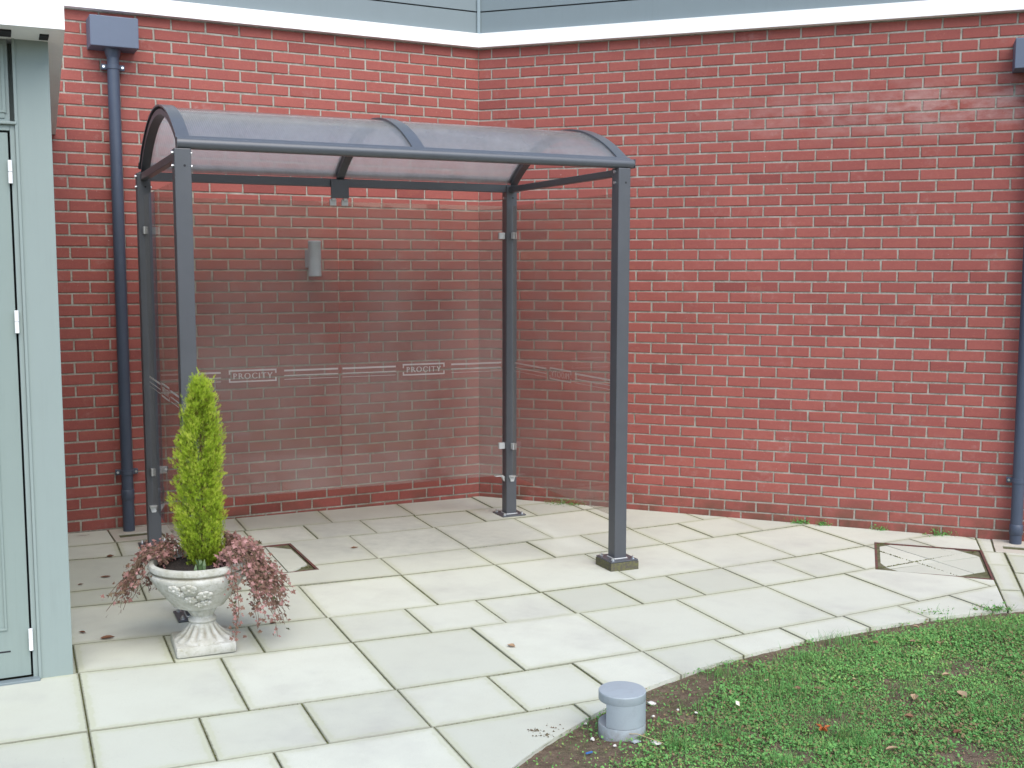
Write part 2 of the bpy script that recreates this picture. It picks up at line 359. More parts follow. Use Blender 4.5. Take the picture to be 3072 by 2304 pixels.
def brick_wall(label, rz, sign, length, even0, odd0, tone_shift):
    wall = thing('brick_wall', label, 'wall', (0, 0, 0), rz)
    cz, sz_ = math.cos(rz), math.sin(rz)
    bricks = []
    for row in range(47):
        zc = H0+BH/2-row*BH
        first = even0 if row % 2 == 0 else odd0
        a, bb = 0, first*BL
        while a < length:
            bricks.append((a, min(bb, length), zc, row)); a, bb = bb, bb+BL
    items = []
    for a, bb, zc, row in bricks:
        lo = a+(JT/2 if a > 0 else .0005); L = bb-JT/2-lo
        if L < .02: continue
        x = sign*(lo+L/2)
        ctr = np.array([x*cz, x*sz_, zc]); px, py = to_px(ctr)
        e = np.array([cz, sz_, 0])*L/2
        p1 = to_px(ctr-e); p2 = to_px(ctr+e); p3 = to_px(ctr+np.array([0, 0, BH/2]))
        area = abs(p2[0]-p1[0])*abs(p3[1]-py) if -40 < px < 3112 and -30 < py < 2300 and zc > .02 else 0
        items.append((area, x, zc, L))
    order = sorted(range(len(items)), key=lambda i: -items[i][0]); single = set(order[:298])
    V, F, T = [], [], []; nv = 0; r = np.random.default_rng(int(abs(rz)*1000))
    for i, (area, x, zc, L) in enumerate(items):
        dy = r.uniform(-.0012, .0012)
        if i in single:
            if abs(L-(BL-JT)) < 1e-4: me = variants[r.integers(NV)]
            else:
                g3 = brick_geo(L, rand_tone(r), r); me = raw_mesh('brick', *g3[:2], M_brick, g3[2])
            link('brick', me, wall, (x, dy, zc+r.uniform(-.0008, .0008)), (0, r.uniform(-.004, .004), 0))
        else:
            v, f, t = brick_geo(L, rand_tone(r), r); V.append(v+np.array([x, dy, zc])); F.append(f+nv); T.append(t); nv += len(v)
    kind(link('brickwork', raw_mesh('brickwork', np.concatenate(V), np.concatenate(F), M_brick, np.concatenate(T)), wall), 'stuff')
    x0, x1 = sorted((-sign*.25, sign*length))
    MB().box((x0, .0055, -.12), (x1, .22, 3.9)).build('mortar_bed', M_mortar, wall)
    return wall
brick_wall('left red brick wall behind the shelter and the tall downpipe', AL, -1, 3.6, .976, .476, 0)
brick_wall('wide right red brick wall with a pale bloom, running to the right edge', -AR, 1, 5.2, .46, .983, 0)

# white eaves trim and the metal cladding above it
clad = thing('metal_cladding', 'blue grey metal cladding above the white eaves strip at the top of the walls', 'cladding')
trim = thing('eaves_trim', 'bright white eaves strip running along the top of both brick walls', 'trim')
def wall_prism(off0, off1, z0, z1, name, mat, parent, lengths=(3.6, 5.2), gap=0, bev=False):
    """board following the two walls; one mesh per wall, mitred at the inner corner"""
    for D, N, Lg, o in ((DL, NL, lengths[0], 0), (DR, NR, lengths[1], 1)):
        mit = NL+NR; mit = mit/(mit @ NL)                # mitre direction
        A0 = mit*off0+D*gap; A1 = mit*off1+D*gap; B0 = N*off0+D*Lg; B1 = N*off1+D*Lg
        poly = [tuple(A0), tuple(A1), tuple(B1), tuple(B0)]
        if o: poly = poly[::-1]
        mb = MB().prism(poly, z0, z1, 2)
        mb.build(name, mat, parent)
wall_prism(-.05, .058, 3.408, 3.508, 'trim_board', M_white, trim)
wall_prism(-.04, .030, 3.510, 3.664, 'cladding_panel', M_clad, clad, gap=.006)
wall_prism(-.04, .012, 3.664, 3.674, 'shadow_gap', M_gap, clad, gap=.004)
wall_prism(-.04, .030, 3.674, 4.35, 'cladding_panel', M_clad, clad, gap=.006)
mit = NL+NR; mit /= np.linalg.norm(mit)
MB().box((-.012, -.018, 3.51), (.012, .03, 4.35), .003).build('corner_strip', painted('strip_grey', (.22, .28, .30)), clad, loc=(*(mit*.035), 0), rot=(0, 0, math.atan2(mit[1], mit[0])+PI/2))

# ------------------------------------------------------------------ downpipes
def downpipe(label, D, N, s, z0, hop=0, collars=(), brackets=()):
    P = D*s; rz = math.atan2(-N[0], N[1])+PI                      # local -y looks out from the wall
    t = thing('downpipe', label, 'downpipe', (P[0], P[1], 0), math.atan2(N[1], N[0])+PI/2)
    y = -.075
    MB().cyl((0, y, z0), (0, y, 3.17+hop), .0375, 24).build('pipe', M_pipe, t, 40)
    hw = .146
    MB().box((-hw, -.185, 3.158+hop), (hw, .0, 3.345+hop), .004).build('hopper_head', M_hop, t)
    MB().lathe([(.052, 0), (.046, -.03), (.0385, -.05)], 24, c=(0, y, 3.157+hop)).build('outlet', M_pipe, t, 40)
    for z in collars:
        MB().lathe([(.0385, -.035), (.0425, -.03), (.0425, .03), (.0385, .035)], 24, c=(0, y, z)).build('pipe_collar', M_pipe, t, 40)
    for z in brackets:
        k = MB().lathe([(.038, -.016), (.042, -.014), (.042, .014), (.038, .016)], 24, c=(0, y, z)).box((-.072, y+.01, z-.018), (.072, y+.028, z+.018), .003)
        k.box((-.066, y+.028, z-.012), (-.048, -.001, z+.012)).box((.048, y+.028, z-.012), (.066, -.001, z+.012))
        br = k.build('pipe_bracket', M_pipe, t, 40)
        [MB().cyl((x_, y+.012, z), (x_, y+.003, z), .008, 10).build('screw', M_zinc, br) for x_ in (-.058, .058)]
    return t
downpipe('slate grey downpipe with square hopper between the pale annex and the shelter', DL, NL, 2.628, .0, .0, (.27,), (3.05, .42))
downpipe('slate grey downpipe with hopper cut off by the right edge of the photo', DR, NR, 3.83, -.05, -.134, (.06,), (2.90, .386))

# ------------------------------------------------------------------ wall lamp seen through the glass
t = thing('wall_lamp', 'grey cylindrical up and down wall lamp behind the shelter glass', 'lamp', (*(DL*1.33), 0), math.atan2(NL[1], NL[0])+PI/2)
MB().lathe([(.040, 1.712), (.046, 1.716), (.046, 1.730), (.0445, 1.734), (.0445, 1.940), (.046, 1.944), (.046, 1.958), (.040, 1.962)], 32, c=(0, -.115, 0)).build('lamp_body', M_lamp, t, 35)
MB().box((-.036, -.075, 1.775), (.036, .004, 1.90), .004).build('mounting_bracket', M_lamp, t)

# ------------------------------------------------------------------ paving
QL = {0: (0, .0298, -.4348), 1: (.0273, .104, -.8024), 2: (.0077, .0667, -1.4441), 3: (.0188, .0535, -1.8836), 4: (.0173, .0459, -2.5087),
      5: (.0187, .0431, -2.9296), 6: (.0181, .0579, -3.5477), 7: (.008, .02, -4.005)}
def rowv(k, u):
    if k < 0: return rowv(0, u)+.6*(-k)
    if k > 7: return rowv(7, u)-[.61, 1.02, 1.63][min(2, k-8)]
    a, b_, c_ = QL[k]; uu = max(-3.2, min(2.2, u)); return a*uu*uu+b_*uu+c_
JU = {-1: [-1.9, -1.3, -.69, -.07, .55], 0: [-1.915, -1.51, -1.105, -.70, -.29, .125, .53], 1: [-1.91, -1.30, -.69, -.07, .55, 1.175],
      2: [-2.69, -1.285, -.695, -.275, .13, .54, .94, 1.375], 3: [-2.5, -1.885, -1.285, -.69, -.07, .54, 1.135],
      4: [-2.68, -2.28, -1.875, -1.475, -1.075, -.675, -.27, .135, .545, .94, 1.335], 5: [-3.08, -2.48, -1.87, -1.27, -.665, -.065, .545, 1.15],
      6: [-3.08, -2.675, -2.27, -1.865, -1.455, -1.035, -.66, -.25, .155, .58, .975, 1.385], 7: [-3.08, -2.475, -1.855, -1.25], 8: [-2.9, -2.5, -2.1, -1.7], 9: [-3.1, -2.5, -1.9]}
# the lawn's edge in slab coordinates
LAWN = [(-2.75, -6.6), (-2.45, -5.6), (-2.2, -5.05), (-1.93, -4.66), (-1.726, -4.459), (-1.633, -4.389), (-1.513, -4.309), (-1.356, -4.22), (-1.221, -4.146), (-1.049, -4.052), (-.9, -3.985), (-.655, -3.906),
        (-.461, -3.846), (-.264, -3.802), (.154, -3.738), (.566, -3.712), (.973, -3.711), (1.356, -3.735), (1.7, -3.79), (2.4, -3.98), (3.4, -4.35), (4.6, -4.9)]
LW = np.array([w2(*q) for q in LAWN])
def in_lawn(P):
    P = np.atleast_2d(P); u_ = P @ US; v_ = P @ VS
    return v_ < np.interp(u_, [q[0] for q in LAWN], [q[1] for q in LAWN], left=-99)
def lawn_dist(P):
    P = np.atleast_2d(P); best = np.full(len(P), 9.)
    for A, B in zip(LW, LW[1:]):
        d = B-A; t = np.clip(((P-A) @ d)/(d @ d), 0, 1); best = np.minimum(best, np.linalg.norm(P-A-t[:, None]*d, axis=1))
    return best
def clip(poly, p0, n, keep_ge=True):
    out = []; m_ = len(poly)
    d = [((q-p0) @ n)*(1 if keep_ge else -1) for q in poly]
    for i in range(m_):
        a, b_ = poly[i], poly[(i+1) % m_]
        if d[i] >= 0: out.append(a)
        if (d[i] > 1e-9 and d[(i+1) % m_] < -1e-9) or (d[i] < -1e-9 and d[(i+1) % m_] > 1e-9):
            out.append(a+(b_-a)*d[i]/(d[i]-d[(i+1) % m_]))
    return out
def area(p): return .5*abs(sum(a[0]*b_[1]-a[1]*b_[0] for a, b_ in zip(p, p[1:]+p[:1]))) if len(p) > 2 else 0
def subtract(poly, hole):
    """convex polygon minus convex hole -> convex pieces (hole counter-clockwise)"""
    res = []; cur = poly
    for a, b_ in zip(hole, hole[1:]+hole[:1]):
        n_ = np.array([-(b_-a)[1], (b_-a)[0]])
        o_ = clip(cur, a, n_, False)
        if area(o_) > 2e-5: res.append(o_)
        cur = clip(cur, a, n_, True)
        if area(cur) < 1e-6: break
    return res
def shrink(p, gp):
    out = []; n_ = len(p)
    for i in range(n_):
        a, b_, c_ = p[i-1], p[i], p[(i+1) % n_]
        n1_ = np.array([-(b_-a)[1], (b_-a)[0]]); n1_ = n1_/np.linalg.norm(n1_); n2_ = np.array([-(c_-b_)[1], (c_-b_)[0]]); n2_ = n2_/np.linalg.norm(n2_)
        k = n1_+n2_; out.append(b_+k*gp/max(.3, k @ n1_))
    return out
def cut_lawn(p):
    """part of a convex polygon outside the lawn"""
    q = []
    for a, b_ in zip(p, p[1:]+p[:1]):
        for k in range(24): q.append(a+(b_-a)*k/24)
    ins = in_lawn(np.array(q))
    if not ins.any(): return p
    if ins.all(): return None
    n_ = len(q); st = next(i for i in range(n_) if not ins[i] and ins[i-1])
    outp = []; i = st
    while not ins[i % n_]: outp.append(q[i % n_]); i += 1
    def cross(o_, i_):
        lo, hi = o_, i_
        for _ in range(14):
            mm = (lo+hi)/2
            if in_lawn(mm)[0]: hi = mm
            else: lo = mm
        return lo
    e = cross(outp[-1], q[i % n_]); s_ = cross(outp[0], q[st-1])
    ue, us_ = e @ US, s_ @ US
    mid = [w2(a, b_) for a, b_ in LAWN if min(ue, us_) < a < max(ue, us_)]
    if ue > us_: mid = mid[::-1]
    # drop collinear helper points
    r_ = [s_]+outp+[e]+mid; k_ = []
    for i in range(len(r_)):
        a, b_, c_ = r_[i-1], r_[i], r_[(i+1) % len(r_)]
        if abs((b_-a)[0]*(c_-b_)[1]-(b_-a)[1]*(c_-b_)[0]) > 1e-7: k_.append(b_)
    return k_
A2 = lambda *q: [np.array(x, float) for x in q]
# recessed inspection covers (hole corners counter-clockwise) and rainwater gullies
MH_R = A2((2.428, -2.048), (3.059, -2.251), (3.276, -1.561), (2.648, -1.352))
_u = np.array([math.cos(math.radians(24.5)), math.sin(math.radians(24.5))])
MH_L = [np.array((-.882, -2.181))-_u*.62, np.array((-.882, -2.181)), np.array((-1.174, -1.551)), np.array((-1.174, -1.551))-_u*.62]
def pad(D, N, s, w0=.17, d=.40): c0 = D*s; e = D if D is DR else -D; return [c0-e*w0+N*d, c0+e*w0+N*d, c0+e*w0-N*.05, c0-e*w0-N*.05]
GU_L = pad(DL, NL, 2.60, .16, .36); GU_R = pad(DR, NR, 3.88, .20, .36)
def cab_local(u, v): return np.array([-.5665, -1.85])+np.array([math.cos(.42935), math.sin(.42935)])*u+np.array([-math.sin(.42935), math.cos(.42935)])*v
CAB = [cab_local(-5, -1.412), cab_local(-1.846, -1.412), cab_local(-1.72, 1.5), cab_local(-5, 1.5)]
S0, S1 = np.array((3.359, -1.28)), np.array((2.881, -2.821)); T0, T1 = np.array((3.488, -1.327)), np.array((3.0, -2.82))
SN = np.array([-(S1-S0)[1], (S1-S0)[0]]); SN /= np.linalg.norm(SN)
if SN @ np.array([1, 0]) > 0: SN = -SN                     # points to the left of the strip
pave = kind(MB().build('pavement', M_joint), 'structure')
joint_edges = []
def add_slab(quad, clip_strip=True, rnd=random):
    q = quad
    q = clip(q, np.zeros(2), NL); q = clip(q, np.zeros(2), NR) if len(q) > 2 else q
    if len(q) > 2 and clip_strip: q = clip(q, S0+SN*.004, SN)
    if len(q) < 3 or area(q) < 4e-4: return
    joint_edges.extend(zip(q, q[1:]+q[:1]))
    q = shrink(q, .0029)
    if area(q) < 3e-4: return
    simple = True; pcs = [q]
    for h in (MH_R, MH_L, GU_L, GU_R, CAB):
        new = []
        for p_ in pcs:
            inter = p_
            for a, b_ in zip(h, h[1:]+h[:1]):
                inter = clip(inter, a, np.array([-(b_-a)[1], (b_-a)[0]]))
                if len(inter) < 3: break
            if len(inter) >= 3 and area(inter) > 2e-5: new += subtract(p_, h); simple = False
            else: new.append(p_)
        pcs = new
    fin = []
    for p_ in pcs:
        r_ = cut_lawn(p_)
        if r_ is p_: fin.append(p_)
        elif r_ is not None and len(r_) > 2 and area(r_) > 3e-4: fin.append(r_); simple = False
    if not fin: return
    c_ = sum(quad)/4; zb = rnd.uniform(-.0022, .0022); tx, ty = rnd.uniform(-.003, .003), rnd.uniform(-.003, .003)
    V, F = [], []
    def hz(P): return gz(P[0])+zb+(P-c_) @ np.array([tx, ty])
    for p_ in fin:
        if not simple and area(p_) < 3e-4: continue
        n_ = len(p_); b0 = len(V)
        inn = shrink(p_, .0025) if simple else p_
        for P in inn: V.append((*P, hz(P)))
        for P in p_: V.append((*P, hz(P)-(.002 if simple else .0)))
        for P in p_: V.append((*P, gz(P[0])-.045))
        F.append(tuple(range(b0, b0+n_)))
        for a in ((0, 1) if simple else (1,)):
            for i in range(n_):
                j = (i+1) % n_; F.append((b0+a*n_+i, b0+(a+1)*n_+i, b0+(a+1)*n_+j, b0+a*n_+j))
    if not V: return
    V = np.array(V); o3 = np.array([c_[0], c_[1], 0])
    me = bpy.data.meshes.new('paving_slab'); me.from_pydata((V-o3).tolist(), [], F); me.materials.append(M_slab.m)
    uu, vv = V[:, :2] @ US, V[:, :2] @ VS
    Q = np.array(quad); qu, qv = Q @ US, Q @ VS
    def edist(a, b_):                                    # signed distance to one edge of the whole slab
        d = b_-a; n_ = np.array([-d[1], d[0]])/np.linalg.norm(d); return (V[:, :2]-a) @ n_
    e = [edist(Q[i], Q[(i+1) % 4]) for i in range(4)]
    for nm, a, b_ in (('ea', e[0], e[2]), ('eb', e[1], e[3])):
        at = me.attributes.new(nm, 'FLOAT_VECTOR', 'POINT'); at.data.foreach_set('vector', np.stack([a, b_, a*0], 1).astype(np.float32).ravel())
    at = me.attributes.new('tone', 'FLOAT', 'FACE'); at.data.foreach_set('value', np.full(len(F), rnd.random(), np.float32))
    me.update(); link('paving_slab', me, pave, (c_[0], c_[1], 0))
rs = random.Random(5)
for k in range(-1, 10):
    pitch = .605 if k % 2 or k == -1 else .405
    us_ = list(JU[k])
    while us_[-1] < 4.2: us_.append(us_[-1]+pitch)
    while us_[0] > -4.2: us_.insert(0, us_[0]-pitch)
    for a, b_ in zip(us_, us_[1:]):
        add_slab([w2(a, rowv(k+1, a)), w2(b_, rowv(k+1, b_)), w2(b_, rowv(k, b_)), w2(a, rowv(k, a))], True, rs)
# soldier strip and the paving beyond it, square to the right wall
def sl(t, o): a = S0+(S1-S0)*t; b_ = T0+(T1-T0)*t; return a+(b_-a)*o
for t0, t1 in ((-.25, .19), (.19, .40), (.40, .765), (.765, 1.3)):
    add_slab([sl(t1, 0), sl(t1, 1), sl(t0, 1), sl(t0, 0)], False, rs)
e_ = T1-T0; L_ = np.linalg.norm(e_); e_ /= L_; f_ = np.array([-e_[1], e_[0]]);
for j in range(-1, 5):
    for i in range(4):
        a = T0+e_*(.36+.44*(j-1))+f_*(.005+.6*i); add_slab([a+e_*.44, a+e_*.44+f_*.6, a+f_*.6, a], False, rs)
# joint bed just below the slab tops, outside the lawn
V, F = [], []; N_ = 90
uu = np.linspace(-4.3, 4.4, N_)
for u_ in uu:
    top = rowv(-1, u_)+.2; bot = float(np.interp(u_, [q[0] for q in LAWN], [q[1] for q in LAWN], left=-6.5))
    for v_ in (top, bot): P = w2(u_, v_); V.append((*P, gz(P[0])-.008))
for i in range(N_-1): F.append((2*i, 2*i+1, 2*i+3, 2*i+2))
old = pave.data; pave.data = raw_mesh('pavement', V, F, M_joint); bpy.data.meshes.remove(old)
# moss and grit standing in the joints
V, F, T = [], [], []; k = 0; rm = np.random.default_rng(21)
for a, b_ in joint_edges:
    L_ = np.linalg.norm(b_-a)
    if L_ < .05: continue
    dens = rm.choice([40, 120, 260, 480], p=[.2, .3, .3, .2])
    for t_ in rm.random(int(L_*dens)):
        P = a+(b_-a)*t_+rm.normal(0, .0022, 2)
        if P[1] > 3 or in_lawn(P)[0]: continue
        r_ = rm.uniform(.0018, .0056); h_ = rm.uniform(.002, .0072); z = gz(P[0])-.006; tn = rm.random(); an = rm.uniform(0, PI)
        for i in range(4): V.append((P[0]+r_*math.cos(an+i*PI/2), P[1]+r_*math.sin(an+i*PI/2), z))
        V.append((P[0]+rm.normal(0, .001), P[1]+rm.normal(0, .001), z+h_))
        for i in range(4): F.append((k+i, k+(i+1) % 4, k+4)); T.append(tn)
        k += 5
kind(link('joint_moss', raw_mesh('joint_moss', V, F, M_moss, T), pave), 'stuff')

def cover(label, hole, chamfer, lines):
    c_ = sum(hole)/4; t = thing('inspection_cover', label, 'cover', (c_[0], c_[1], gz(c_[0])))
    P = [q-c_ for q in hole]
    def inset(p, d): return shrink(p, d)
    o, i_ = inset(P, .002), inset(P, .016)
    mb = MB()
    for a in range(4):
        b_ = (a+1) % 4; mb.prism([tuple(o[a]), tuple(o[b_]), tuple(i_[b_]), tuple(i_[a])], -.04, -.001, 2)
    mb.build('frame', M_rust, t)
    MB().prism([tuple(q) for q in inset(P, .012)], -.03, -.016, 2).build('tray', M_rust, t)
    s_ = inset(P, .030); oct_ = []
    for a in range(4):
        p_, n_, q_ = s_[a-1], s_[(a+1) % 4], s_[a]
        for d_ in (p_, n_):
            dd = d_-q_; oct_.append(q_+dd/np.linalg.norm(dd)*chamfer[a])
    pcs = [oct_]
    for p0, n_ in lines:
        nw = []
        for q in pcs:
            A, B = clip(q, p0, n_, True), clip(q, p0, n_, False)
            nw += [x_ for x_ in (A, B) if area(x_) > 1e-4]
        pcs = nw
    for q in pcs:
        q = shrink(q, .0035); cc = sum(q)/len(q)
        V = [(*(x_-cc), 0.0) for x_ in q]+[(*(x_-cc), -.03) for x_ in q]; n2 = len(q)
        me = bpy.data.meshes.new('paving_slab'); me.from_pydata(V, [], [tuple(range(n2))]+[(i, n2+i, n2+(i+1) % n2, (i+1) % n2) for i in range(n2)])
        big = np.full((2*n2, 3), .2, np.float32)
        for nm in ('ea', 'eb'): me.attributes.new(nm, 'FLOAT_VECTOR', 'POINT').data.foreach_set('vector', big.ravel())
        me.attributes.new('tone', 'FLOAT', 'FACE').data.foreach_set('value', np.full(n2+1, rs.random(), np.float32))
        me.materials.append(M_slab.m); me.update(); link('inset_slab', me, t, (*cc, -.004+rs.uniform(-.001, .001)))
    return t
hc = sum(MH_R)/4
cover('recessed inspection cover with red brown frame in paving before the right wall', MH_R, (.10, .17, .14, .07), [(w2(0, 0)+(w2(1.68, -2.19)-hc)*0+(np.array((2.86, -1.86))-hc), VS), ((np.array((2.88, -1.83))-hc), US)])
cover('recessed inspection cover with brown corner plates in paving behind the ivy', MH_L, (.06, .12, .12, .06), [((np.array((-1.16, -2.0))-sum(MH_L)/4), US)])
def gully(label, hole):
    c_ = sum(hole)/4; t = thing('gully', label, 'drain', (c_[0], c_[1], gz(c_[0])), math.atan2(*(hole[1]-hole[0])[::-1]))
    w_, d_ = np.linalg.norm(hole[1]-hole[0])/2, np.linalg.norm(hole[2]-hole[1])/2
    mb = MB(); f0, f1 = -.10, .0
    mb.box((-w_+.012, -d_+.008, -.05), (w_-.012, f0, .002), .003).box((-w_+.012, f1, -.05), (w_-.012, d_, .002), .003)
    mb.box((-w_+.012, f0-.002, -.05), (-w_*.68, f1+.002, .001)).box((w_*.68, f0-.002, -.05), (w_-.012, f1+.002, .001)); mb.build('surround', Mat('gully_concrete', (.46, .43, .36), .9), t)
    MB().box((-w_*.69, f0-.01, -.05), (w_*.69, f1+.01, -.03)).build('grating', M_gap, t)
    for i in range(5): x_ = -w_*.55+i*w_*.275; MB().box((x_-.006, f0, -.031), (x_+.006, f1, -.014)).build('grating_bar', M_pipe, t)
gully('small concrete gully under the downpipe beside the pale annex', GU_L)
gully('small concrete gully under the downpipe at the right edge', GU_R)

# ------------------------------------------------------------------ pale annex with the door
UVR = math.radians(24.6)
ann = thing('annex', 'pale grey green panelled annex with hinged door and white canopy at the left edge', 'building', (-.5665, -1.85, 0), UVR)
FV = -1.416; zb = gz(-1.7)
MB().box((-1.974, FV, zb-.03), (-1.846, FV+.10, 2.70), .002).build('corner_board', M_cab, ann)
mb = MB(); A = [(-1.846, FV+.1), (-1.846, FV+.101), (-1.765, 1.62), (-5, 1.62), (-5, FV+.1)]
MB().prism(A, zb-.03, 2.70, 2).build('wall', M_cab, ann)
MB().box((-5, FV+.012, 2.36), (-2.001, FV+.1, 2.70)).build('wall', M_cab, ann)
MB().box((-1.984, FV-.009, zb+.004), (-1.972, FV+.004, 2.69), .002).build('cover_bead', M_cab, ann)
fr_ = MB().box((-2.004, FV+.004, zb+.004), (-1.984, FV+.1, 2.36), .002).box((-5, FV+.004, 2.322), (-2.004, FV+.1, 2.346), .002)
fr_.build('door_frame', M_cab, ann)
MB().box((-5, FV-.014, 2.346), (-1.977, FV+.02, 2.358), .003).build('transom_bar', M_cab, ann)
op = MB().box((-5, FV+.006, 2.372), (-2.02, FV+.014, 2.66)).build('overpanel', M_door, ann)
mb = MB().box((-2.028, FV+.001, 2.40), (-2.014, FV+.012, 2.668), .002).box((-5, FV+.001, 2.392), (-2.014, FV+.012, 2.402), .002).box((-5, FV+.001, 2.660), (-2.014, FV+.012, 2.670), .002)
mb.build('panel_moulding', M_door, op)
MB().box((-5, FV+.09, zb), (-2.004, FV+.1, 2.322)).build('door_rebate', M_gap, ann)
door = MB().box((-4.2, FV+.010, zb+.022), (-2.012, FV+.055, 2.314), .002).build('door', M_door, ann)
mb = MB()
for x0, x1, z0, z1 in ((-3.2, -2.097, .246, .256), (-2.107, -2.097, .256, 2.1), (-3.2, -2.097, 2.10, 2.11)): mb.box((x0, FV+.003, z0), (x1, FV+.012, z1), .002)
mb.build('panel_moulding', M_door, door)
MB().box((-4.2, FV+.0085, .150), (-2.088, FV+.012, .156)).build('drip_groove', M_gap, door)
for z0 in (2.110, 1.500, .152):
    MB().cyl((-2.0085, FV-.007, z0), (-2.0085, FV-.007, z0+.0455), .0085, 16).cyl((-2.0085, FV-.007, z0+.0475), (-2.0085, FV-.007, z0+.093), .0085, 16).build('hinge', M_white, door, 40)
MB().box((-5, FV-.03, zb-.02), (-1.978, FV+.012, zb+.014), .003).build('threshold', M_clad, ann)
can = MB()
# canopy: flat white roof edge over the annex, its right verge running back to the brick wall
b0 = [can.bm.verts.new(q) for q in ((-5, -1.66, 2.693), (-1.795, -1.66, 2.693), (-1.690, 1.40, 2.612), (-5, 1.40, 2.612))]
b1 = [can.bm.verts.new((v.co.x, v.co.y, v.co.z+.30)) for v in b0]
can.bm.faces.new(b0[::-1]); can.bm.faces.new(b1)
for i in range(4): can.bm.faces.new((b0[i], b0[(i+1) % 4], b1[(i+1) % 4], b1[i]))
cn = can.build('canopy', M_white, ann)
MB().box((-1.882, -1.55, 2.684), (-1.848, -1.45, 2.6915)).build('soffit_vent', M_gap, cn); MB().box((-2.2, -1.58, 2.684), (-1.985, -1.46, 2.6915)).build('soffit_vent', M_gap, cn)

# ------------------------------------------------------------------ smoking shelter
sh = thing('shelter', 'grey framed glass shelter with arched clear roof standing on the paving', 'shelter', (-.5665, -1.85, 0), UVR)
PU, PV, HB = 1.234, .775, .04
def post(u_, v_, plate_z=0.0, block=False):
    P = np.array([-.5665, -1.85])+np.array([math.cos(UVR), math.sin(UVR)])*u_+np.array([-math.sin(UVR), math.cos(UVR)])*v_
    z0 = gz(P[0])+plate_z
    o = MB().box((-HB, -HB, z0), (HB, HB, 2.345), .004).build('post', M_steel, sh, loc=(u_, v_, 0))
    MB().box((-.092, -.092, z0+.001), (.092, .092, z0+.011), .003).build('base_plate', M_steel, o)
    MB().tube([(-HB-.003, -HB-.003, z0+.012), (HB+.003, -HB-.003, z0+.012), (HB+.003, HB+.003, z0+.012), (-HB-.003, HB+.003, z0+.012), (-HB-.003, -HB-.003, z0+.012)], .004, 6).build('weld_bead', M_clip, o)
    for a in (-1, 1):
        for b_ in (-1, 1):
            MB().lathe([(.013, 0), (.013, .002)], 12, c=(a*.068, b_*.068, z0+.011)).lathe([(.0095, .002), (.0095, .011), (.005, .012), (.005, .017)], 6, c=(a*.068, b_*.068, z0+.011)).build('anchor_bolt', M_zinc, o)
    if block: MB().box((-.094, -.094, z0-plate_z-.01), (.094, .094, z0), .002).build('packing_block', M_block, o)
    for z in (2.262, 2.325):
        for a, c0 in ((-1, 0), (1, 0)):
            MB().cyl((a*(HB-.001), 0, z), (a*(HB+.009), 0, z), .009, 12).build('bolt', M_zinc, o)
    MB().cyl((.008, -HB+.004, 2.262), (.008, -HB-.0006, 2.262), .006, 12).build('bolt_hole', M_gap, o)
    return o
post(PU, -PV, .048, True); post(PU, PV); post(-PU, PV); post(-PU, -PV)
# roof: arcs about v=0
RO, ZC = 1.31, 1.33
def arc(r, v0, v1, n_=28):
    a0, a1 = math.asin(v0/r), math.asin(v1/r); return [(r*math.sin(a0+(a1-a0)*i/n_), ZC+r*math.cos(a0+(a1-a0)*i/n_)) for i in range(n_+1)]
def arc_band(r0, r1, v0, v1, u0, u1, n_=28): return MB().prism(arc(r0, v0, v1, n_)+arc(r1, v1, v0, n_), u0, u1, 0)
def rib(u0, u1):
    o = arc_band(RO+.006, RO-.004, -.80, .79, u0, u1).build('roof_rib', M_beam, sh, 30)
    c_ = (u0+u1)/2; arc_band(RO-.017, RO-.046, -.752, .752, c_-.025, c_+.025).build('rib_core', M_steel, o, 30)
    return o
rib(-1.255, -1.190); rib(-.034, .034); rib(1.222, 1.290)
for u0, u1 in ((-1.232, -.004), (.004, 1.262)):
    V, F = [], []; A = arc(RO-.005, -.79, .785, 40); B = arc(RO-.015, -.79, .785, 40); nu = 2
    bm_ = MB().prism(A+B[::-1], u0, u1, 0); o = bm_.build('roof_sheet', M_poly, sh, 30)
    at = o.data.attributes.new('arc', 'FLOAT_VECTOR', 'POINT'); co = np.zeros(len(o.data.vertices)*3); o.data.vertices.foreach_get('co', co)
    at.data.foreach_set('vector', co.astype(np.float32))
# front gutter beam: half-round nose with a cover strip running up onto the sheet
nose = [(-.795+.0265*math.cos(a), 2.371+.0265*math.sin(a)) for a in [PI*.5+PI*i/14 for i in range(15)]]
prof = nose+[(-.765, 2.3445), (-.765, 2.3975)]
fb = MB().prism(prof, -1.258, 1.298, 0).build('front_beam', M_beam, sh, 35)
arc_band(RO+.0105, RO+.0065, -.803, -.757, -1.258, 1.298, 6).build('cover_strip', M_beam, fb, 30)
MB().box((-1.2605, -.8225, 2.3455), (-1.2582, -.766, 2.3965), .001).build('end_cap', M_steel, fb); MB().box((1.2982, -.8225, 2.3455), (1.3005, -.766, 2.3965), .001).build('end_cap', M_steel, fb)
bb_ = MB().box((-1.258, .748, 2.300), (1.298, .800, 2.354), .003).build('back_beam', M_steel, sh)
arc_band(RO+.0105, RO+.0065, .760, .80, -1.258, 1.298, 6).build('cover_strip', M_beam, bb_, 30)
for s_ in (-1, 1):
    o = MB().box((s_*PU-.02, -.735, 2.300), (s_*PU+.02, .735, 2.341), .003).build('side_beam', M_steel, sh)
br = MB().box((-.066, .728, 2.226), (.053, .744, 2.343), .002).build('centre_bracket', M_steel, sh)
for u_ in (-.049, .031):
    MB().box((u_-.022, .748, 2.178), (u_+.022, .762, 2.222), .003).box((u_-.012, .733, 2.21), (u_+.012, .75, 2.24), .002).build('glass_clip', M_clip, br)
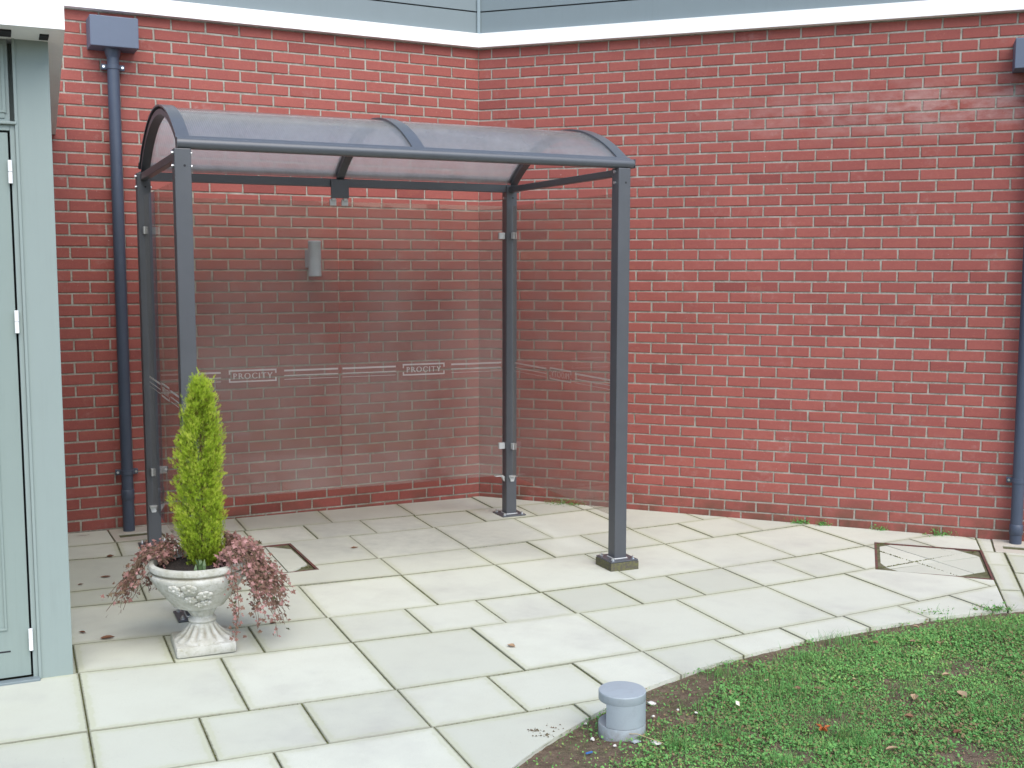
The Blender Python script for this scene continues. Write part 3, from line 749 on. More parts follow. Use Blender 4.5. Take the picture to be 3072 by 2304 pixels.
# glass panels with their etched bands
LET = {}
def seg(poly): return poly
def ring(cx, cy, rx, ry, tx, ty, a0, a1, n_=18):
    o, i_ = [], []
    for k_ in range(n_+1):
        a = a0+(a1-a0)*k_/n_; o.append((cx+rx*math.cos(a), cy+ry*math.sin(a))); i_.append((cx+(rx-tx)*math.cos(a), cy+(ry-ty)*math.sin(a)))
    return [[o[k_], o[k_+1], i_[k_+1], i_[k_]] for k_ in range(n_)]
def stem(x, w_=.15, y0=0, y1=1, f=.045):
    return [[(x-f, y0), (x+w_+f, y0), (x+w_, y0+.09), (x, y0+.09)], [(x, y0+.09), (x+w_, y0+.09), (x+w_, y1-.09), (x, y1-.09)], [(x, y1-.09), (x+w_, y1-.09), (x+w_+f, y1), (x-f, y1)]]
LET['P'] = (.66, stem(.06)+ring(.22, .72, .36, .28, .14, .08, -PI/2, PI/2)+[[(.2, .92), (.24, .92), (.24, 1), (.2, 1)], [(.2, .44), (.24, .44), (.24, .52), (.2, .52)]])
LET['R'] = (.76, stem(.06)+ring(.22, .73, .34, .27, .14, .08, -PI/2, PI/2)+[[(.30, .50), (.44, .50), (.80, 0), (.62, 0)]])
LET['O'] = (1.0, ring(.48, .5, .46, .52, .15, .08, 0, 2*PI, 28))
LET['C'] = (.86, ring(.50, .5, .46, .52, .15, .08, .62, 2*PI-.62, 24))
LET['I'] = (.34, stem(.09))
LET['T'] = (.76, [[(.0, .9), (.74, .9), (.76, 1), (-.02, 1)], [(0, .82), (.05, .9), (.0, .9)], [(.74, .82), (.74, .9), (.69, .9)]]+stem(.30, .15, 0, .92))
LET['Y'] = (.80, [[(.0, 1), (.19, 1), (.47, .42), (.33, .42)], [(.64, 1), (.80, 1), (.48, .42), (.38, .42)]]+stem(.325, .15, 0, .46))
def bandset(panel, plane, x0, x1, c0, facing, mirror=False, at=None):
    """etched bands and lettering; x runs along the pane, facing = side the print is read from"""
    def mesh(name, polys):
        bm_ = bmesh.new()
        for pl in polys:
            vs_ = []
            for x_, z_ in pl:
                xx = x_ if not mirror else 2*c0-x_
                vs_.append(bm_.verts.new((xx, plane+facing*.0052, z_) if at == 'v' else (plane+facing*.0052, xx, z_)))
            try: bm_.faces.new(vs_)
            except ValueError: pass
        me = bpy.data.meshes.new(name); bm_.to_mesh(me); bm_.free(); me.materials.append(M_edge.m); link(name, me, panel)
    R_ = lambda a, b_, z0, z1: [(a, z0), (b_, z0), (b_, z1), (a, z1)]
    if mirror: x0, x1 = 2*c0-x1, 2*c0-x0
    bw = .1535; gp_ = .050
    for z0, z1 in ((1.0985, 1.1095), (1.0685, 1.0740), (1.0450, 1.0478)):
        mesh('etched_stripe', [R_(x0, c0-bw-gp_, z0, z1)]); mesh('etched_stripe', [R_(c0+bw+gp_, x1, z0, z1)])
    mesh('logo_frame', [R_(c0-bw, c0+bw, 1.1085, 1.1185), R_(c0-bw, c0+bw, 1.0385, 1.0475),
                        R_(c0-bw, c0-bw+.009, 1.090, 1.1085), R_(c0+bw-.009, c0+bw, 1.090, 1.1085),
                        R_(c0-bw, c0-bw+.009, 1.0475, 1.064), R_(c0+bw-.009, c0+bw, 1.0475, 1.064)])
    word = 'PROCITY'; tot = sum(LET[ch][0] for ch in word)+.12*(len(word)-1); sc_ = .254/tot; x_ = c0-.127; hh = .0360; polys = []
    for ch in word:
        w_, pl = LET[ch]; polys += [[(x_+a*sc_, 1.0605+b_*hh) for a, b_ in q] for q in pl]; x_ += (w_+.12)*sc_
    mesh('lettering', polys)
GZ0, GZ1, GT = .290, 2.205, .004
def clip_pair(panel, u_, v_, along, z):
    """square plates on both faces of the pane"""
    for s_ in (-1, 1):
        mb = MB()
        if along == 'u': mb.box((u_-.0225, v_+s_*.0085-.004, z-.0225), (u_+.0225, v_+s_*.0085+.004, z+.0225), .002)
        else: mb.box((u_+s_*.0085-.004, v_-.0225, z-.0225), (u_+s_*.0085+.004, v_+.0225, z+.0225), .002)
        mb.build('glass_clip', M_clip, panel)
GVp = .77
for x0, x1, pu in ((-1.178, -.016, -1), (-.010, 1.178, 1)):
    g_ = MB().box((x0, GVp-GT, GZ0), (x1, GVp+GT, GZ1)).build('glass_panel', M_glass, sh)
    bandset(g_, GVp, x0+.012, x1-.012, (-.594 if pu < 0 else .580), -1, at='v')
    for z in (1.998, .505): clip_pair(g_, pu*1.170, GVp, 'u', z)
    MB().box((pu*1.148-.03, GVp-.02, .284), (pu*1.148+.03, GVp+.02, .2895), .001).prism([(pu*1.19, .284), (pu*1.165, .284), (pu*1.19, .244)], GVp-.012, GVp+.012, 1).build('support_bracket', M_clip, g_)
for s_ in (-1, 1):
    GU = s_*1.237
    g_ = MB().box((GU-GT, -.712, GZ0), (GU+GT, .715, GZ1)).build('glass_panel', M_glass, sh)
    bandset(g_, GU, -.70, .70, -.003, s_, mirror=(s_ < 0), at='u')
    for z in (1.998, .505):
        for v_ in (-.708, .708): clip_pair(g_, GU, v_, 'v', z)
    for v_ in (-1, 1):
        MB().prism([(GU-.026, .290), (GU+.026, .290), (GU+.012, .246), (GU-.012, .246)], v_*.7345, v_*.727, 1).box((GU-.02, min(v_*.70, v_*.735), .284), (GU+.02, max(v_*.70, v_*.735), .2895), .001).build('support_bracket', M_clip, g_)

# ------------------------------------------------------------------ stone urn and its plants
UC = np.array([-1.195, -3.535]); UZ = gz(UC[0])
urn = thing('urn', 'white cast stone garden urn with flower relief on a square foot', 'urn', (*UC, UZ), math.radians(22.5))
UZR = math.radians(22.5)
mb = MB().box((-.134, -.134, .0), (.134, .134, .050), .012)
mb.build('plinth', M_urn, urn, 35)
leafw = lambda a, z, r: 1+.085*max(0, 1-abs(z-.085)/.05)*math.cos(a*14)
lobes = lambda a, z, r: 1+.06*math.cos(a*10)
MB().lathe([(.129, .048), (.127, .054), (.112, .062), (.094, .073), (.079, .088), (.067, .104), (.059, .120), (.055, .130)], 140, leafw).build('acanthus_foot', M_urn, urn, 50)
MB().lathe([(.054, .128), (.062, .132), (.065, .138), (.062, .144), (.052, .149), (.049, .158)], 48).build('ring_moulding', M_urn, urn, 50)
MB().lathe([(.048, .156), (.053, .166), (.062, .178), (.068, .190), (.069, .200), (.05, .208)], 90, lobes).build('leaf_collar', M_urn, urn, 50)
ZL = .019
BP = [(r_, z_+ZL) for r_, z_ in [(.05, .190), (.108, .190), (.117, .194), (.119, .199), (.125, .206), (.140, .224), (.158, .246), (.176, .270), (.193, .294), (.206, .314), (.216, .331), (.221, .345), (.219, .353), (.211, .358), (.207, .362), (.212, .368), (.221, .374), (.2235, .386), (.220, .397), (.210, .402), (.198, .400), (.194, .392), (.190, .375)]]
bowl = MB().lathe(BP, 96, cap=False, c=(-.012, -.005, 0)).build('bowl', M_urn, urn, 40)
MB().lathe([(.193, .372+ZL), (.12, .377+ZL), (.0, .380+ZL)], 40, lambda a, z, r: 1+.02*math.sin(5*a), cap=False, c=(-.012, -.005, 0)).build('compost', M_compost, bowl)
def bowl_r(z): return float(np.interp(z, [q[1] for q in BP[1:12]], [q[0] for q in BP[1:12]]))
def flower(az, z, R_, np_, cup):
    """raised flower on the bowl at azimuth az (local), height z"""
    r0 = bowl_r(z); sl_ = (bowl_r(z+.01)-bowl_r(z-.01))/.02
    n_ = Vector((math.cos(az), math.sin(az), -sl_)).normalized(); tx_ = Vector((-math.sin(az), math.cos(az), 0)); tz_ = n_.cross(tx_)
    c_ = Vector((-.012+r0*math.cos(az), -.005+r0*math.sin(az), z)); mb = MB()
    for k_ in range(np_):
        a = 2*PI*k_/np_+.3; d_ = tx_*math.cos(a)+tz_*math.sin(a)*.8; p_ = c_+d_*R_*.56+n_*.005
        q_ = tx_*-math.sin(a)+tz_*math.cos(a)
        M_ = Matrix((d_*R_*.46, q_.normalized()*R_*(2.0/np_+.06), n_*.0075)).transposed().to_4x4(); M_.translation = p_
        vs_ = bmesh.ops.create_icosphere(mb.bm, subdivisions=2, radius=1)['verts']
        for v in vs_: v.co.z += .35*(v.co.x**2)*cup
        bmesh.ops.transform(mb.bm, matrix=M_, verts=vs_)
    M_ = Matrix((tx_*R_*.24, tz_*R_*.24, n_*.012)).transposed().to_4x4(); M_.translation = c_+n_*.008
    vs_ = bmesh.ops.create_icosphere(mb.bm, subdivisions=2, radius=1)['verts']; bmesh.ops.transform(mb.bm, matrix=M_, verts=vs_)
    mb.build('flower_relief', M_urn, bowl, 60)
fa = math.atan2(CAM[1]-UC[1], CAM[0]-UC[0])-UZR                      # azimuth of the side that faces the path
for da, z, R_, n_, cu in ((-.52, .318, .030, 6, 1), (-.20, .322, .034, 5, 1), (-.22, .262, .029, 9, 0), (.12, .284, .036, 6, 1), (.16, .240, .026, 6, 1), (-.02, .232, .02, 5, 1), (-.42, .296, .02, 5, 1)):
    flower(fa+da, z+ZL, R_*1.08, n_, cu)

con = thing('conifer', 'narrow golden green conifer growing in the stone urn', 'conifer', (UC[0]+.012, UC[1], UZ))
MB().tube([(0, 0, .37), (.003, .002, .55), (.0, .0, .8), (.004, 0, 1.05)], [.016, .012, .008, .003], 8).build('trunk', M_bark, con, 60)
def crown_r(z, side):
    zs = [.39, .43, .47, .52, .58, .66, .72, .78, .86, .92, .99, 1.05, 1.11, 1.17, 1.215, 1.245]
    lf = [.030, .055, .085, .120, .140, .158, .150, .138, .135, .128, .118, .092, .073, .052, .034, .015]
    rt = [.045, .080, .110, .118, .112, .106, .106, .104, .105, .106, .103, .099, .088, .076, .058, .020]
    return float(np.interp(z, zs, lf if side < 0 else rt))
rc = np.random.default_rng(5); V, F, T = [], [], []; nv = 0
def fl(base, d_, l_, ww, t_, nrm):
    global nv
    s2 = d_.cross(nrm).normalized(); m_ = base+d_*l_*.55+nrm*l_*.08
    V.extend([base, m_+s2*ww*.62, base+d_*l_, m_-s2*ww*.62]); F.append((nv, nv+1, nv+2, nv+3)); T.append(t_); nv += 4
def spray(b0, tip_dir, L_, tn):
    side = tip_dir.cross(Vector(rc.normal(0, 1, 3))).normalized(); nrm = tip_dir.cross(side); w_ = L_*.34
    fl(b0, tip_dir, L_, w_*.22, tn, nrm)
    for k_ in (.25, .5, .72):
        for sg in (-1, 1):
            fl(b0+tip_dir*L_*k_, (tip_dir*.75+side*sg*.75).normalized(), L_*.42*(1.15-k_*.6), w_*.17, float(np.clip(tn+rc.normal(0, .08), 0, 1)), nrm)
for c_ in range(430):
    z = .42+.83*((c_+rc.random())/430)**1.1; a = c_*2.399963+rc.normal(0, .3); ca, sa = math.cos(a), math.sin(a)
    R_ = (crown_r(z, -1)*(1-ca)/2+crown_r(z, 1)*(1+ca)/2)*rc.uniform(.62, 1.0)
    out = Vector((ca, sa, 0)); tip = Vector((R_*ca, R_*sa, z+.012)); root = Vector((R_*.25*ca, R_*.25*sa, z-.07-R_*.3)); ct = rc.normal(0, .10)
    for k_ in range(38):
        f_ = rc.random()**.55; q = root.lerp(tip, f_)+Vector(rc.normal(0, .0115*(1.25-f_*.6), 3))
        d_ = ((tip-root).normalized()*.9+out*rc.uniform(0, .5)+Vector((0, 0, rc.uniform(.2, .8)))+Vector(rc.normal(0, .28, 3))).normalized()
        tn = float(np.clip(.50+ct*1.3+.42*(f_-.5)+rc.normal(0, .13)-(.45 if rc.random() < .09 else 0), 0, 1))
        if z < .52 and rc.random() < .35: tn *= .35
        spray(q, d_, rc.uniform(.013, .027), tn)
for i in range(3600):                                     # inner twigs, browner, with the shade of the crown's gaps put into their tone
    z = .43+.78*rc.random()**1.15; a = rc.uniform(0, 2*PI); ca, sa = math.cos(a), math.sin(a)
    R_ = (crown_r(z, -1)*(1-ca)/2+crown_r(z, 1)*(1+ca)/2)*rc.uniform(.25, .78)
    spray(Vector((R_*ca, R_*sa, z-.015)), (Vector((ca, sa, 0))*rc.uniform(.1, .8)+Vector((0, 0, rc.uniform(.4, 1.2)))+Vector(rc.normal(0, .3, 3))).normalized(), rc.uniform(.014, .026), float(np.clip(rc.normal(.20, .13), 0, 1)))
for x_, z_ in ((-.002, 1.305), (.050, 1.256), (.074, 1.266), (.02, 1.275), (.034, 1.25), (.062, 1.25), (-.014, 1.262)):       # leading shoots
    for k_ in range(26):
        f_ = k_/26; b0 = Vector((x_*f_*.6+x_*.4, 0, 1.16+(z_-1.16)*f_)); d_ = Vector((rc.normal(0, .5), rc.normal(0, .5), 1)).normalized(); nrm = d_.cross(Vector((1, .3, 0))).normalized()
        fl(b0, d_, .018, .003, .8, nrm)
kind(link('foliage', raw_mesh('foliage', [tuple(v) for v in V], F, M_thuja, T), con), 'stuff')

# trailing ivy, one plant over each side of the rim
IVY = [(0, -.15), (.12, -.42), (.42, -.48), (.34, -.18), (.78, .02), (.38, .20), (.26, .40), (.0, .88), (-.26, .40), (-.38, .20), (-.78, .02), (-.34, -.18), (-.42, -.48), (-.12, -.42)]
def ivy(label, az0, az1, nst, reach, drop, n_leaf, seed, up):
    r = np.random.default_rng(seed)
    t = thing('ivy', label, 'plant', (UC[0]-.012, UC[1], UZ)); stems = MB(); V, F, T = [], [], []; nv = 0
    for s_ in range(nst):
        a = az0+(az1-az0)*(s_+r.random())/nst; rr = reach*r.uniform(.45, 1.05); dz = drop*r.uniform(.35, 1.05)
        d_ = Vector((math.cos(a), math.sin(a), 0)); sw = Vector((-d_.y, d_.x, 0))*r.normal(0, .05)
        pts = []
        for k_ in range(12):
            f_ = k_/11; rad = .14+(.085*min(1, f_*3))+(rr-.06)*max(0, f_-.2)**.9*.62
            z = .402+up*r.uniform(.7, 1.1)*math.sin(min(1, f_*2.2)*PI)*.9*(1-f_*.3)-dz*max(0, f_-.32)**1.25*1.45
            pts.append(d_*rad+sw*f_*2+Vector((r.normal(0, .006), r.normal(0, .006), max(.06, z+.01))))
        stems.tube(pts, [.0028*(1-.6*k_/11) for k_ in range(12)], 5)
        nl = int(n_leaf*r.uniform(.7, 1.3))
        for k_ in range(nl):
            f_ = min(.999, (k_+r.random())/nl); i_ = int(f_*11); q = pts[i_].lerp(pts[i_+1], f_*11-i_)+Vector(r.normal(0, .015, 3))
            sz = .008+.016*r.random()**1.4*(1.05-.35*f_); nrm = (Vector((0, -.5, .75))+d_*.5+Vector(r.normal(0, .55, 3))).normalized()
            tx_ = nrm.cross(Vector(r.normal(0, 1, 3))).normalized(); ty_ = nrm.cross(tx_); ln = len(IVY); tn = float(np.clip(r.normal(.55, .22)+(.12 if q.z > .4 else -.02), 0, 1))
            V.append(tuple(q))
            for x_, y_ in IVY: V.append(tuple(q+tx_*x_*sz+ty_*y_*sz+nrm*(-.22*sz*(x_*x_+y_*y_))))
            for j in range(ln): F.append((nv, nv+1+j, nv+1+(j+1) % ln)); T.append(tn)
            nv += ln+1
    stems.build('stem', M_twig, t, 60)
    kind(link('leaf_mass', raw_mesh('leaf_mass', V, F, M_ivy, T), t), 'stuff')
ivy('red brown ivy spilling over the right side of the urn almost to its foot', -.62, 1.1, 50, .42, .36, 46, 3, .085)
ivy('straggly red brown ivy hanging over the left side of the urn', 2.2, 3.75, 28, .43, .25, 34, 9, .075)
M_bulb = Mat('bulb_leaf', (.07, .12, .045), .5)
t = thing('bulb_shoots', 'short green strap leaves sprouting in the urn below the conifer', 'plant', (UC[0]+.03, UC[1]-.12, UZ+.395)); r = np.random.default_rng(2)
for i in range(6):
    a = r.uniform(0, 2*PI); h_ = r.uniform(.03, .062); x_, y_ = r.normal(0, .02, 2); l_ = Vector((math.cos(a), math.sin(a), 0))*h_*.35; s_ = Vector((.006, .003, 0))
    V = []; 
    for f_, w_ in ((0, .9), (.5, 1.1), (1, .15)): p_ = Vector((x_, y_, h_*f_))+l_*f_*f_; V += [tuple(p_-s_*w_), tuple(p_+s_*w_)]
    link('strap_leaf', raw_mesh('strap_leaf', V, [(0, 1, 3, 2), (2, 3, 5, 4)], M_bulb, [.5, .6]), t)

# ------------------------------------------------------------------ bollard light
BX, BY = .662, -4.468
t = thing('bollard_light', 'short round grey bollard light with side opening at the lawn edge', 'light', (BX, BY, gz(BX)-.005))
MB().lathe([(.0885, -.03), (.0905, -.02), (.0905, .052), (.0895, .054), (.0, .054)], 56, cap=False).build('base', M_boll, t, 40)
a0, a1 = math.radians(-137), math.radians(112); mb = MB(); n_ = 44
pts = [(.0903*math.cos(a0+(a1-a0)*i/n_), .0903*math.sin(a0+(a1-a0)*i/n_)) for i in range(n_+1)]+[(.076*math.cos(a1-(a1-a0)*i/n_), .076*math.sin(a1-(a1-a0)*i/n_)) for i in range(n_+1)]
mb.prism(pts, .0556, .145, 2).build('housing', M_boll, t, 40)
MB().lathe([(.054, .054), (.054, .145)], 32, cap=False).build('lens', M_lens, t, 40)
MB().lathe([(.0, .1445), (.0895, .1445), (.0905, .1465), (.0905, .176), (.0885, .1795), (.05, .1815), (.0, .1825)], 56, cap=False).build('cap', M_boll, t, 28)

# ------------------------------------------------------------------ lawn
def vnoise(P, sc, seed):
    r = np.random.default_rng(seed); tab = r.random((64, 64)); q = P*sc+100; i0 = np.floor(q).astype(int); f = q-i0; f = f*f*(3-2*f)
    g_ = lambda a, b_: tab[(i0[:, 0]+a) % 64, (i0[:, 1]+b_) % 64]
    return (g_(0, 0)*(1-f[:, 0])+g_(1, 0)*f[:, 0])*(1-f[:, 1])+(g_(0, 1)*(1-f[:, 0])+g_(1, 1)*f[:, 0])*f[:, 1]
def soil_h(P):
    d_ = lawn_dist(P); s_ = np.clip(d_/.35, 0, 1); x_ = np.clip(P[:, 0], -8, 8)
    return -.01*x_-.016+.030*s_*s_*(3-2*s_)+(vnoise(P, 9, 1)-.5)*.022*s_+(vnoise(P, 40, 2)-.5)*.010*np.clip(d_/.03, 0, 1)
st_ = .022; gx = np.arange(-.2, 4.4, st_); gy = np.arange(-5.9, -2.5, st_); X, Y = np.meshgrid(gx, gy); P = np.stack([X.ravel(), Y.ravel()], 1)
ins = in_lawn(P).reshape(X.shape); Z = soil_h(P); nx = len(gx)
Fq = np.array([(j*nx+i, j*nx+i+1, (j+1)*nx+i+1, (j+1)*nx+i) for j in range(len(gy)-1) for i in range(nx-1) if ins[j, i] or ins[j, i+1] or ins[j+1, i] or ins[j+1, i+1]])
used = np.unique(Fq); mp = np.zeros(len(P), int); mp[used] = np.arange(len(used))
P3 = np.column_stack([P, Z]); out_ = ~in_lawn(P); P3[out_, 2] = np.minimum(P3[out_, 2], -.01*P3[out_, 0]-.02)
so_ = raw_mesh('lawn_soil', P3[used], mp[Fq], M_soil)
for p_ in so_.polygons: p_.use_smooth = True
kind(link('lawn_soil', so_), 'structure')
def scatter(n_, seed):
    r = np.random.default_rng(seed); P = np.stack([r.uniform(.0, 4.2, n_), r.uniform(-5.7, -2.55, n_)], 1)
    P = P[in_lawn(P)]; d_ = lawn_dist(P)
    bare = np.exp(-((P[:, 0]-.45)**2+(P[:, 1]+4.6)**2)/.11)*.85+np.exp(-((P[:, 0]-.95)**2+(P[:, 1]+4.12)**2)/.03)*.5
    near = np.exp(-((P[:, 0]-.60)**2+(P[:, 1]+4.40)**2)/.012)
    ed = vnoise(P, 5, 77); rim = np.clip((2.3-P[:, 0])/1.2, .25, 1); pr_ = np.clip((d_-.02-(.06+.22*ed)*rim)/.22, 0, 1)**.8*np.clip(1.35*vnoise(P, 3.2, 5)+1.0*vnoise(P, 13, 6)-.38, 0, 1)*(1-np.clip(bare, 0, 1))+.05+.25*near+.35*np.clip(vnoise(P, 9, 78)*3-2.05, 0, 1)*(d_ < .12)
    pr_ *= np.where((P[:, 0]-BX)**2+(P[:, 1]-BY)**2 < .0087, 0, 1)
    return P[r.random(len(P)) < pr_], r
# broad little leaves (clover, moss-like weeds)
P, r = scatter(420000, 31); n_ = len(P); z = soil_h(P)+r.uniform(.002, .020, n_)
patch = vnoise(P, 2.3, 8); sz = r.uniform(.0028, .0068, n_)*(.75+.6*vnoise(P, 6, 9)); a = r.uniform(0, 2*PI, n_); ti = r.normal(0, .45, n_); tj = r.normal(0, .45, n_)
ax = np.stack([np.cos(a), np.sin(a), ti], 1); ay = np.stack([-np.sin(a), np.cos(a), tj], 1); c_ = np.column_stack([P, z])
V = np.stack([c_-ax*sz[:, None], c_-ay*(sz*.75)[:, None]-np.array([0, 0, .001]), c_+ax*sz[:, None], c_+ay*(sz*.75)[:, None]], 1).reshape(-1, 3)
F = np.arange(4*n_).reshape(-1, 4); T = np.clip(.30+.40*patch+r.normal(0, .15, n_)-(r.random(n_) < .20)*.6, 0, 1)
kind(link('clover', raw_mesh('clover', V, F, M_grass, T)), 'stuff'); bpy.data.objects['clover']['label'] = 'low clover and small leaved weeds covering the lawn'
# grass blades, in tufts
P, r = scatter(62000, 41); n_ = len(P); z = soil_h(P); tuft = np.clip(vnoise(P, 2.1, 13)*1.7-.45, 0, 1)
h_ = r.uniform(.010, .026, n_)+tuft*r.uniform(.0, .032, n_); a = r.uniform(0, 2*PI, n_); le = h_*r.uniform(.3, 1.1, n_); w_ = r.uniform(.0007, .0014, n_)
d_ = np.stack([np.cos(a), np.sin(a), a*0], 1); sd_ = np.stack([-np.sin(a), np.cos(a), a*0], 1); b0 = np.column_stack([P, z]); up_ = np.array([0, 0, 1.])
m_ = b0+d_*(le*.35)[:, None]+up_*(h_*.62)[:, None]; tp = b0+d_*le[:, None]+up_*h_[:, None]
V = np.stack([b0-sd_*w_[:, None], b0+sd_*w_[:, None], m_+sd_*(w_*.8)[:, None], m_-sd_*(w_*.8)[:, None], tp], 1).reshape(-1, 3)
base = np.arange(n_)*5; F4 = np.stack([base, base+1, base+2, base+3], 1); F3 = np.stack([base+3, base+2, base+4, base+4], 1)
me = bpy.data.meshes.new('grass'); fl_ = [tuple(q) for q in F4.tolist()]+[(q[0], q[1], q[2]) for q in F3.tolist()]
me.from_pydata(V.tolist(), [], fl_); me.materials.append(M_grass.m); tn = np.clip(.42+.3*vnoise(P, 3, 17)+r.normal(0, .14, n_)-(r.random(n_) < .10)*.5, 0, 1)
me.attributes.new('tone', 'FLOAT', 'FACE').data.foreach_set('value', np.concatenate([tn, tn]).astype(np.float32))
kind(link('grass', me), 'stuff'); bpy.data.objects['grass']['label'] = 'short tufted green grass of the lawn'

# longer tufts standing out of the turf
r = np.random.default_rng(61); V, F, T = [], [], []; nv = 0
for i in range(46):
    c0 = np.array([r.uniform(.75, 3.6), r.uniform(-5.0, -2.9)])
    if not in_lawn(c0)[0] or lawn_dist(c0)[0] < .05: continue
    w0 = r.uniform(.02, .065); hh = r.uniform(.025, .06); tt = r.uniform(.25, .7)
    for k_ in range(int(60+w0*1600)):
        p_ = c0+r.normal(0, w0, 2); z = float(soil_h(p_[None])[0]); a = r.uniform(0, 2*PI); h_ = hh*r.uniform(.5, 1.3); le = h_*r.uniform(.3, 1.0); w_ = r.uniform(.0006, .0012)
        d_ = np.array([math.cos(a), math.sin(a), 0]); sd_ = np.array([-math.sin(a), math.cos(a), 0]); b0 = np.array([*p_, z]); m_ = b0+d_*le*.35+np.array([0, 0, h_*.65]); tp = b0+d_*le+np.array([0, 0, h_])
        V += [b0-sd_*w_, b0+sd_*w_, m_+sd_*w_*.8, m_-sd_*w_*.8, tp]; F += [(nv, nv+1, nv+2, nv+3), (nv+3, nv+2, nv+4)]; T += [float(np.clip(r.normal(tt, .12), 0, 1))]*2; nv += 5
me = bpy.data.meshes.new('grass_tuft'); me.from_pydata([tuple(q) for q in V], [], F); me.materials.append(M_grass.m)
me.attributes.new('tone', 'FLOAT', 'FACE').data.foreach_set('value', np.array(T, np.float32))
o = kind(link('grass_tuft', me), 'stuff'); o['label'] = 'longer grass tufts standing out of the lawn'

def weed(label, x, y, w_, h_, n_, seed, tone=.5):
    r = np.random.default_rng(seed); V, F, T = [], [], []; nv = 0
    for i in range(n_):
        c_ = Vector((r.normal(0, w_*.42), r.normal(0, w_*.18), abs(r.normal(0, h_*.5))+.002)); s_ = r.uniform(.004, .011)
        ax = Vector(r.normal(0, 1, 3)); ax.z *= .5; ax.normalize(); ay = ax.cross(Vector(r.normal(0, 1, 3))).normalized()
        V += [tuple(c_-ax*s_), tuple(c_-ay*s_*.5), tuple(c_+ax*s_), tuple(c_+ay*s_*.5)]; F.append((nv, nv+1, nv+2, nv+3)); T.append(float(np.clip(r.normal(tone, .18), 0, 1))); nv += 4
    for i in range(n_//8):
        p_ = Vector((r.normal(0, w_*.4), r.normal(0, w_*.15), 0)); q_ = p_+Vector((r.normal(0, .02), r.normal(0, .02), h_*r.uniform(.8, 1.9))); s_ = Vector((.0012, 0, 0))
        V += [tuple(p_-s_), tuple(p_+s_), tuple(q_+s_*.3), tuple(q_-s_*.3)]; F.append((nv, nv+1, nv+2, nv+3)); T.append(.5); nv += 4
    t = tag(link('weed', None, None, (x, y, gz(x))), label, 'weed'); kind(link('leaf_mass', raw_mesh('leaf_mass', V, F, M_grass, T), t), 'stuff'); return t
NRo = NR*.03
for lb, x, y, w_, h_, n_, to in (('small green weed at the wall foot, leftmost of three before the inspection cover', 2.29, -.839, .085, .030, 120, .5), ('small green weed at the wall foot, middle one above the inspection cover', 2.44, -.895, .07, .028, 90, .5),
        ('thin green weed at the wall foot above the left part of the inspection cover', 2.79, -1.02, .06, .03, 60, .5), ('leafy green weed with red leaves at the wall foot left of the right downpipe', 3.18, -1.15, .13, .04, 170, .55),
        ('dry mossy weed patch at the wall foot inside the shelter corner', .70, -.27, .20, .03, 260, .2), ('bushy green weed growing over the paving edge beside the inspection cover', 2.80, -2.85, .12, .03, 150, .40), ('sparse grass tuft leaning over the paving edge left of the bushy weed', 2.45, -2.925, .11, .035, 40, .30)):
    weed(lb, x, y, w_, h_, n_, int(x*100), to)

# ------------------------------------------------------------------ fallen leaves and litter
def leaf_mesh(L_, wd, curl, seed, star=False):
    r = np.random.default_rng(seed); V, F = [], []
    if star:
        n_ = 20; V.append((0, 0, .006))
        for i in range(n_):
            a = 2*PI*i/n_; rr = L_*(.5 if i % 4 == 0 else (.30 if i % 2 == 0 else .17)); V.append((rr*math.cos(a), rr*math.sin(a)*.8, .003+abs(math.sin(1.5*a))*L_*.3))
        F = [(0, 1+i, 1+(i+1) % n_) for i in range(n_)]
    else:
        for i, (f_, w_) in enumerate(((0, .06), (.18, .62), (.42, 1), (.68, .82), (.88, .40), (1, .03))):
            for k_ in (-1, 0, 1):
                V.append(((f_-.5)*L_, k_*w_*wd/2+r.normal(0, wd*.02), .003+abs(k_)*curl*w_*wd+curl*.5*L_*(f_-.45)**2*2+r.normal(0, .0008)))
        for i in range(5):
            for k_ in range(2): a = i*3+k_; F.append((a, a+1, a+4, a+3))
        V += [(-.5*L_, -.0008, .003), (-.5*L_, .0008, .003), (-.82*L_, .002, .007), (-.82*L_, .0004, .007)]; F.append((18, 19, 20, 21))
    return V, F
def fallen(label, x, y, L_, tone, rz, curl=.3, mat=None, wd=.55, star=False, group=None, lawn=False):
    V, F = leaf_mesh(L_, L_*wd, curl, int(abs(x*977+y*131)) % 9999, star); mx = max(len(f) for f in F)
    me = bpy.data.meshes.new('fallen_leaf'); me.from_pydata(V, [], F); me.materials.append((mat or M_dead).m); me.update()
    me.attributes.new('tone', 'FLOAT', 'FACE').data.foreach_set('value', np.full(len(F), tone, np.float32))
    z = float(soil_h(np.array([[x, y]]))[0])+.014 if lawn else gz(x)+.001
    return tag(link('fallen_leaf', me, None, (x, y, z), (random.uniform(-.2, .2) if lawn else 0, random.uniform(-.2, .2) if lawn else 0, rz)), label, 'leaf', group)
fallen('tan curled leaf alone on the big slab in the middle of the paving', .24, -3.50, .042, .75, 2.6, .35, wd=.75)
fallen('brown leaf on the slab under the shelter roof', -.746, -1.675, .05, .35, .3, .3)
fallen('dark red leaf on the paving left of the urn, just under the ivy', -2.06, -2.39, .055, .1, .2, .15)
fallen('small dark leaf beside the foot of the annex, upper one', -2.14, -2.55, .03, .05, .5, .3)
fallen('red brown leaf lying across a slab joint left of the urn foot', -1.674, -3.44, .065, .22, .35, .3)
fallen('small dark leaf beside the foot of the annex, lower one', -1.825, -3.36, .038, .08, 2.9, .35)
fallen('dark leaf in the slab joint right of the urn under the ivy', -.942, -3.19, .034, .12, .4, .4)
fallen('dark crumpled leaf on the paving between annex and left gully', -2.19, -1.95, .045, .12, .1, .5)
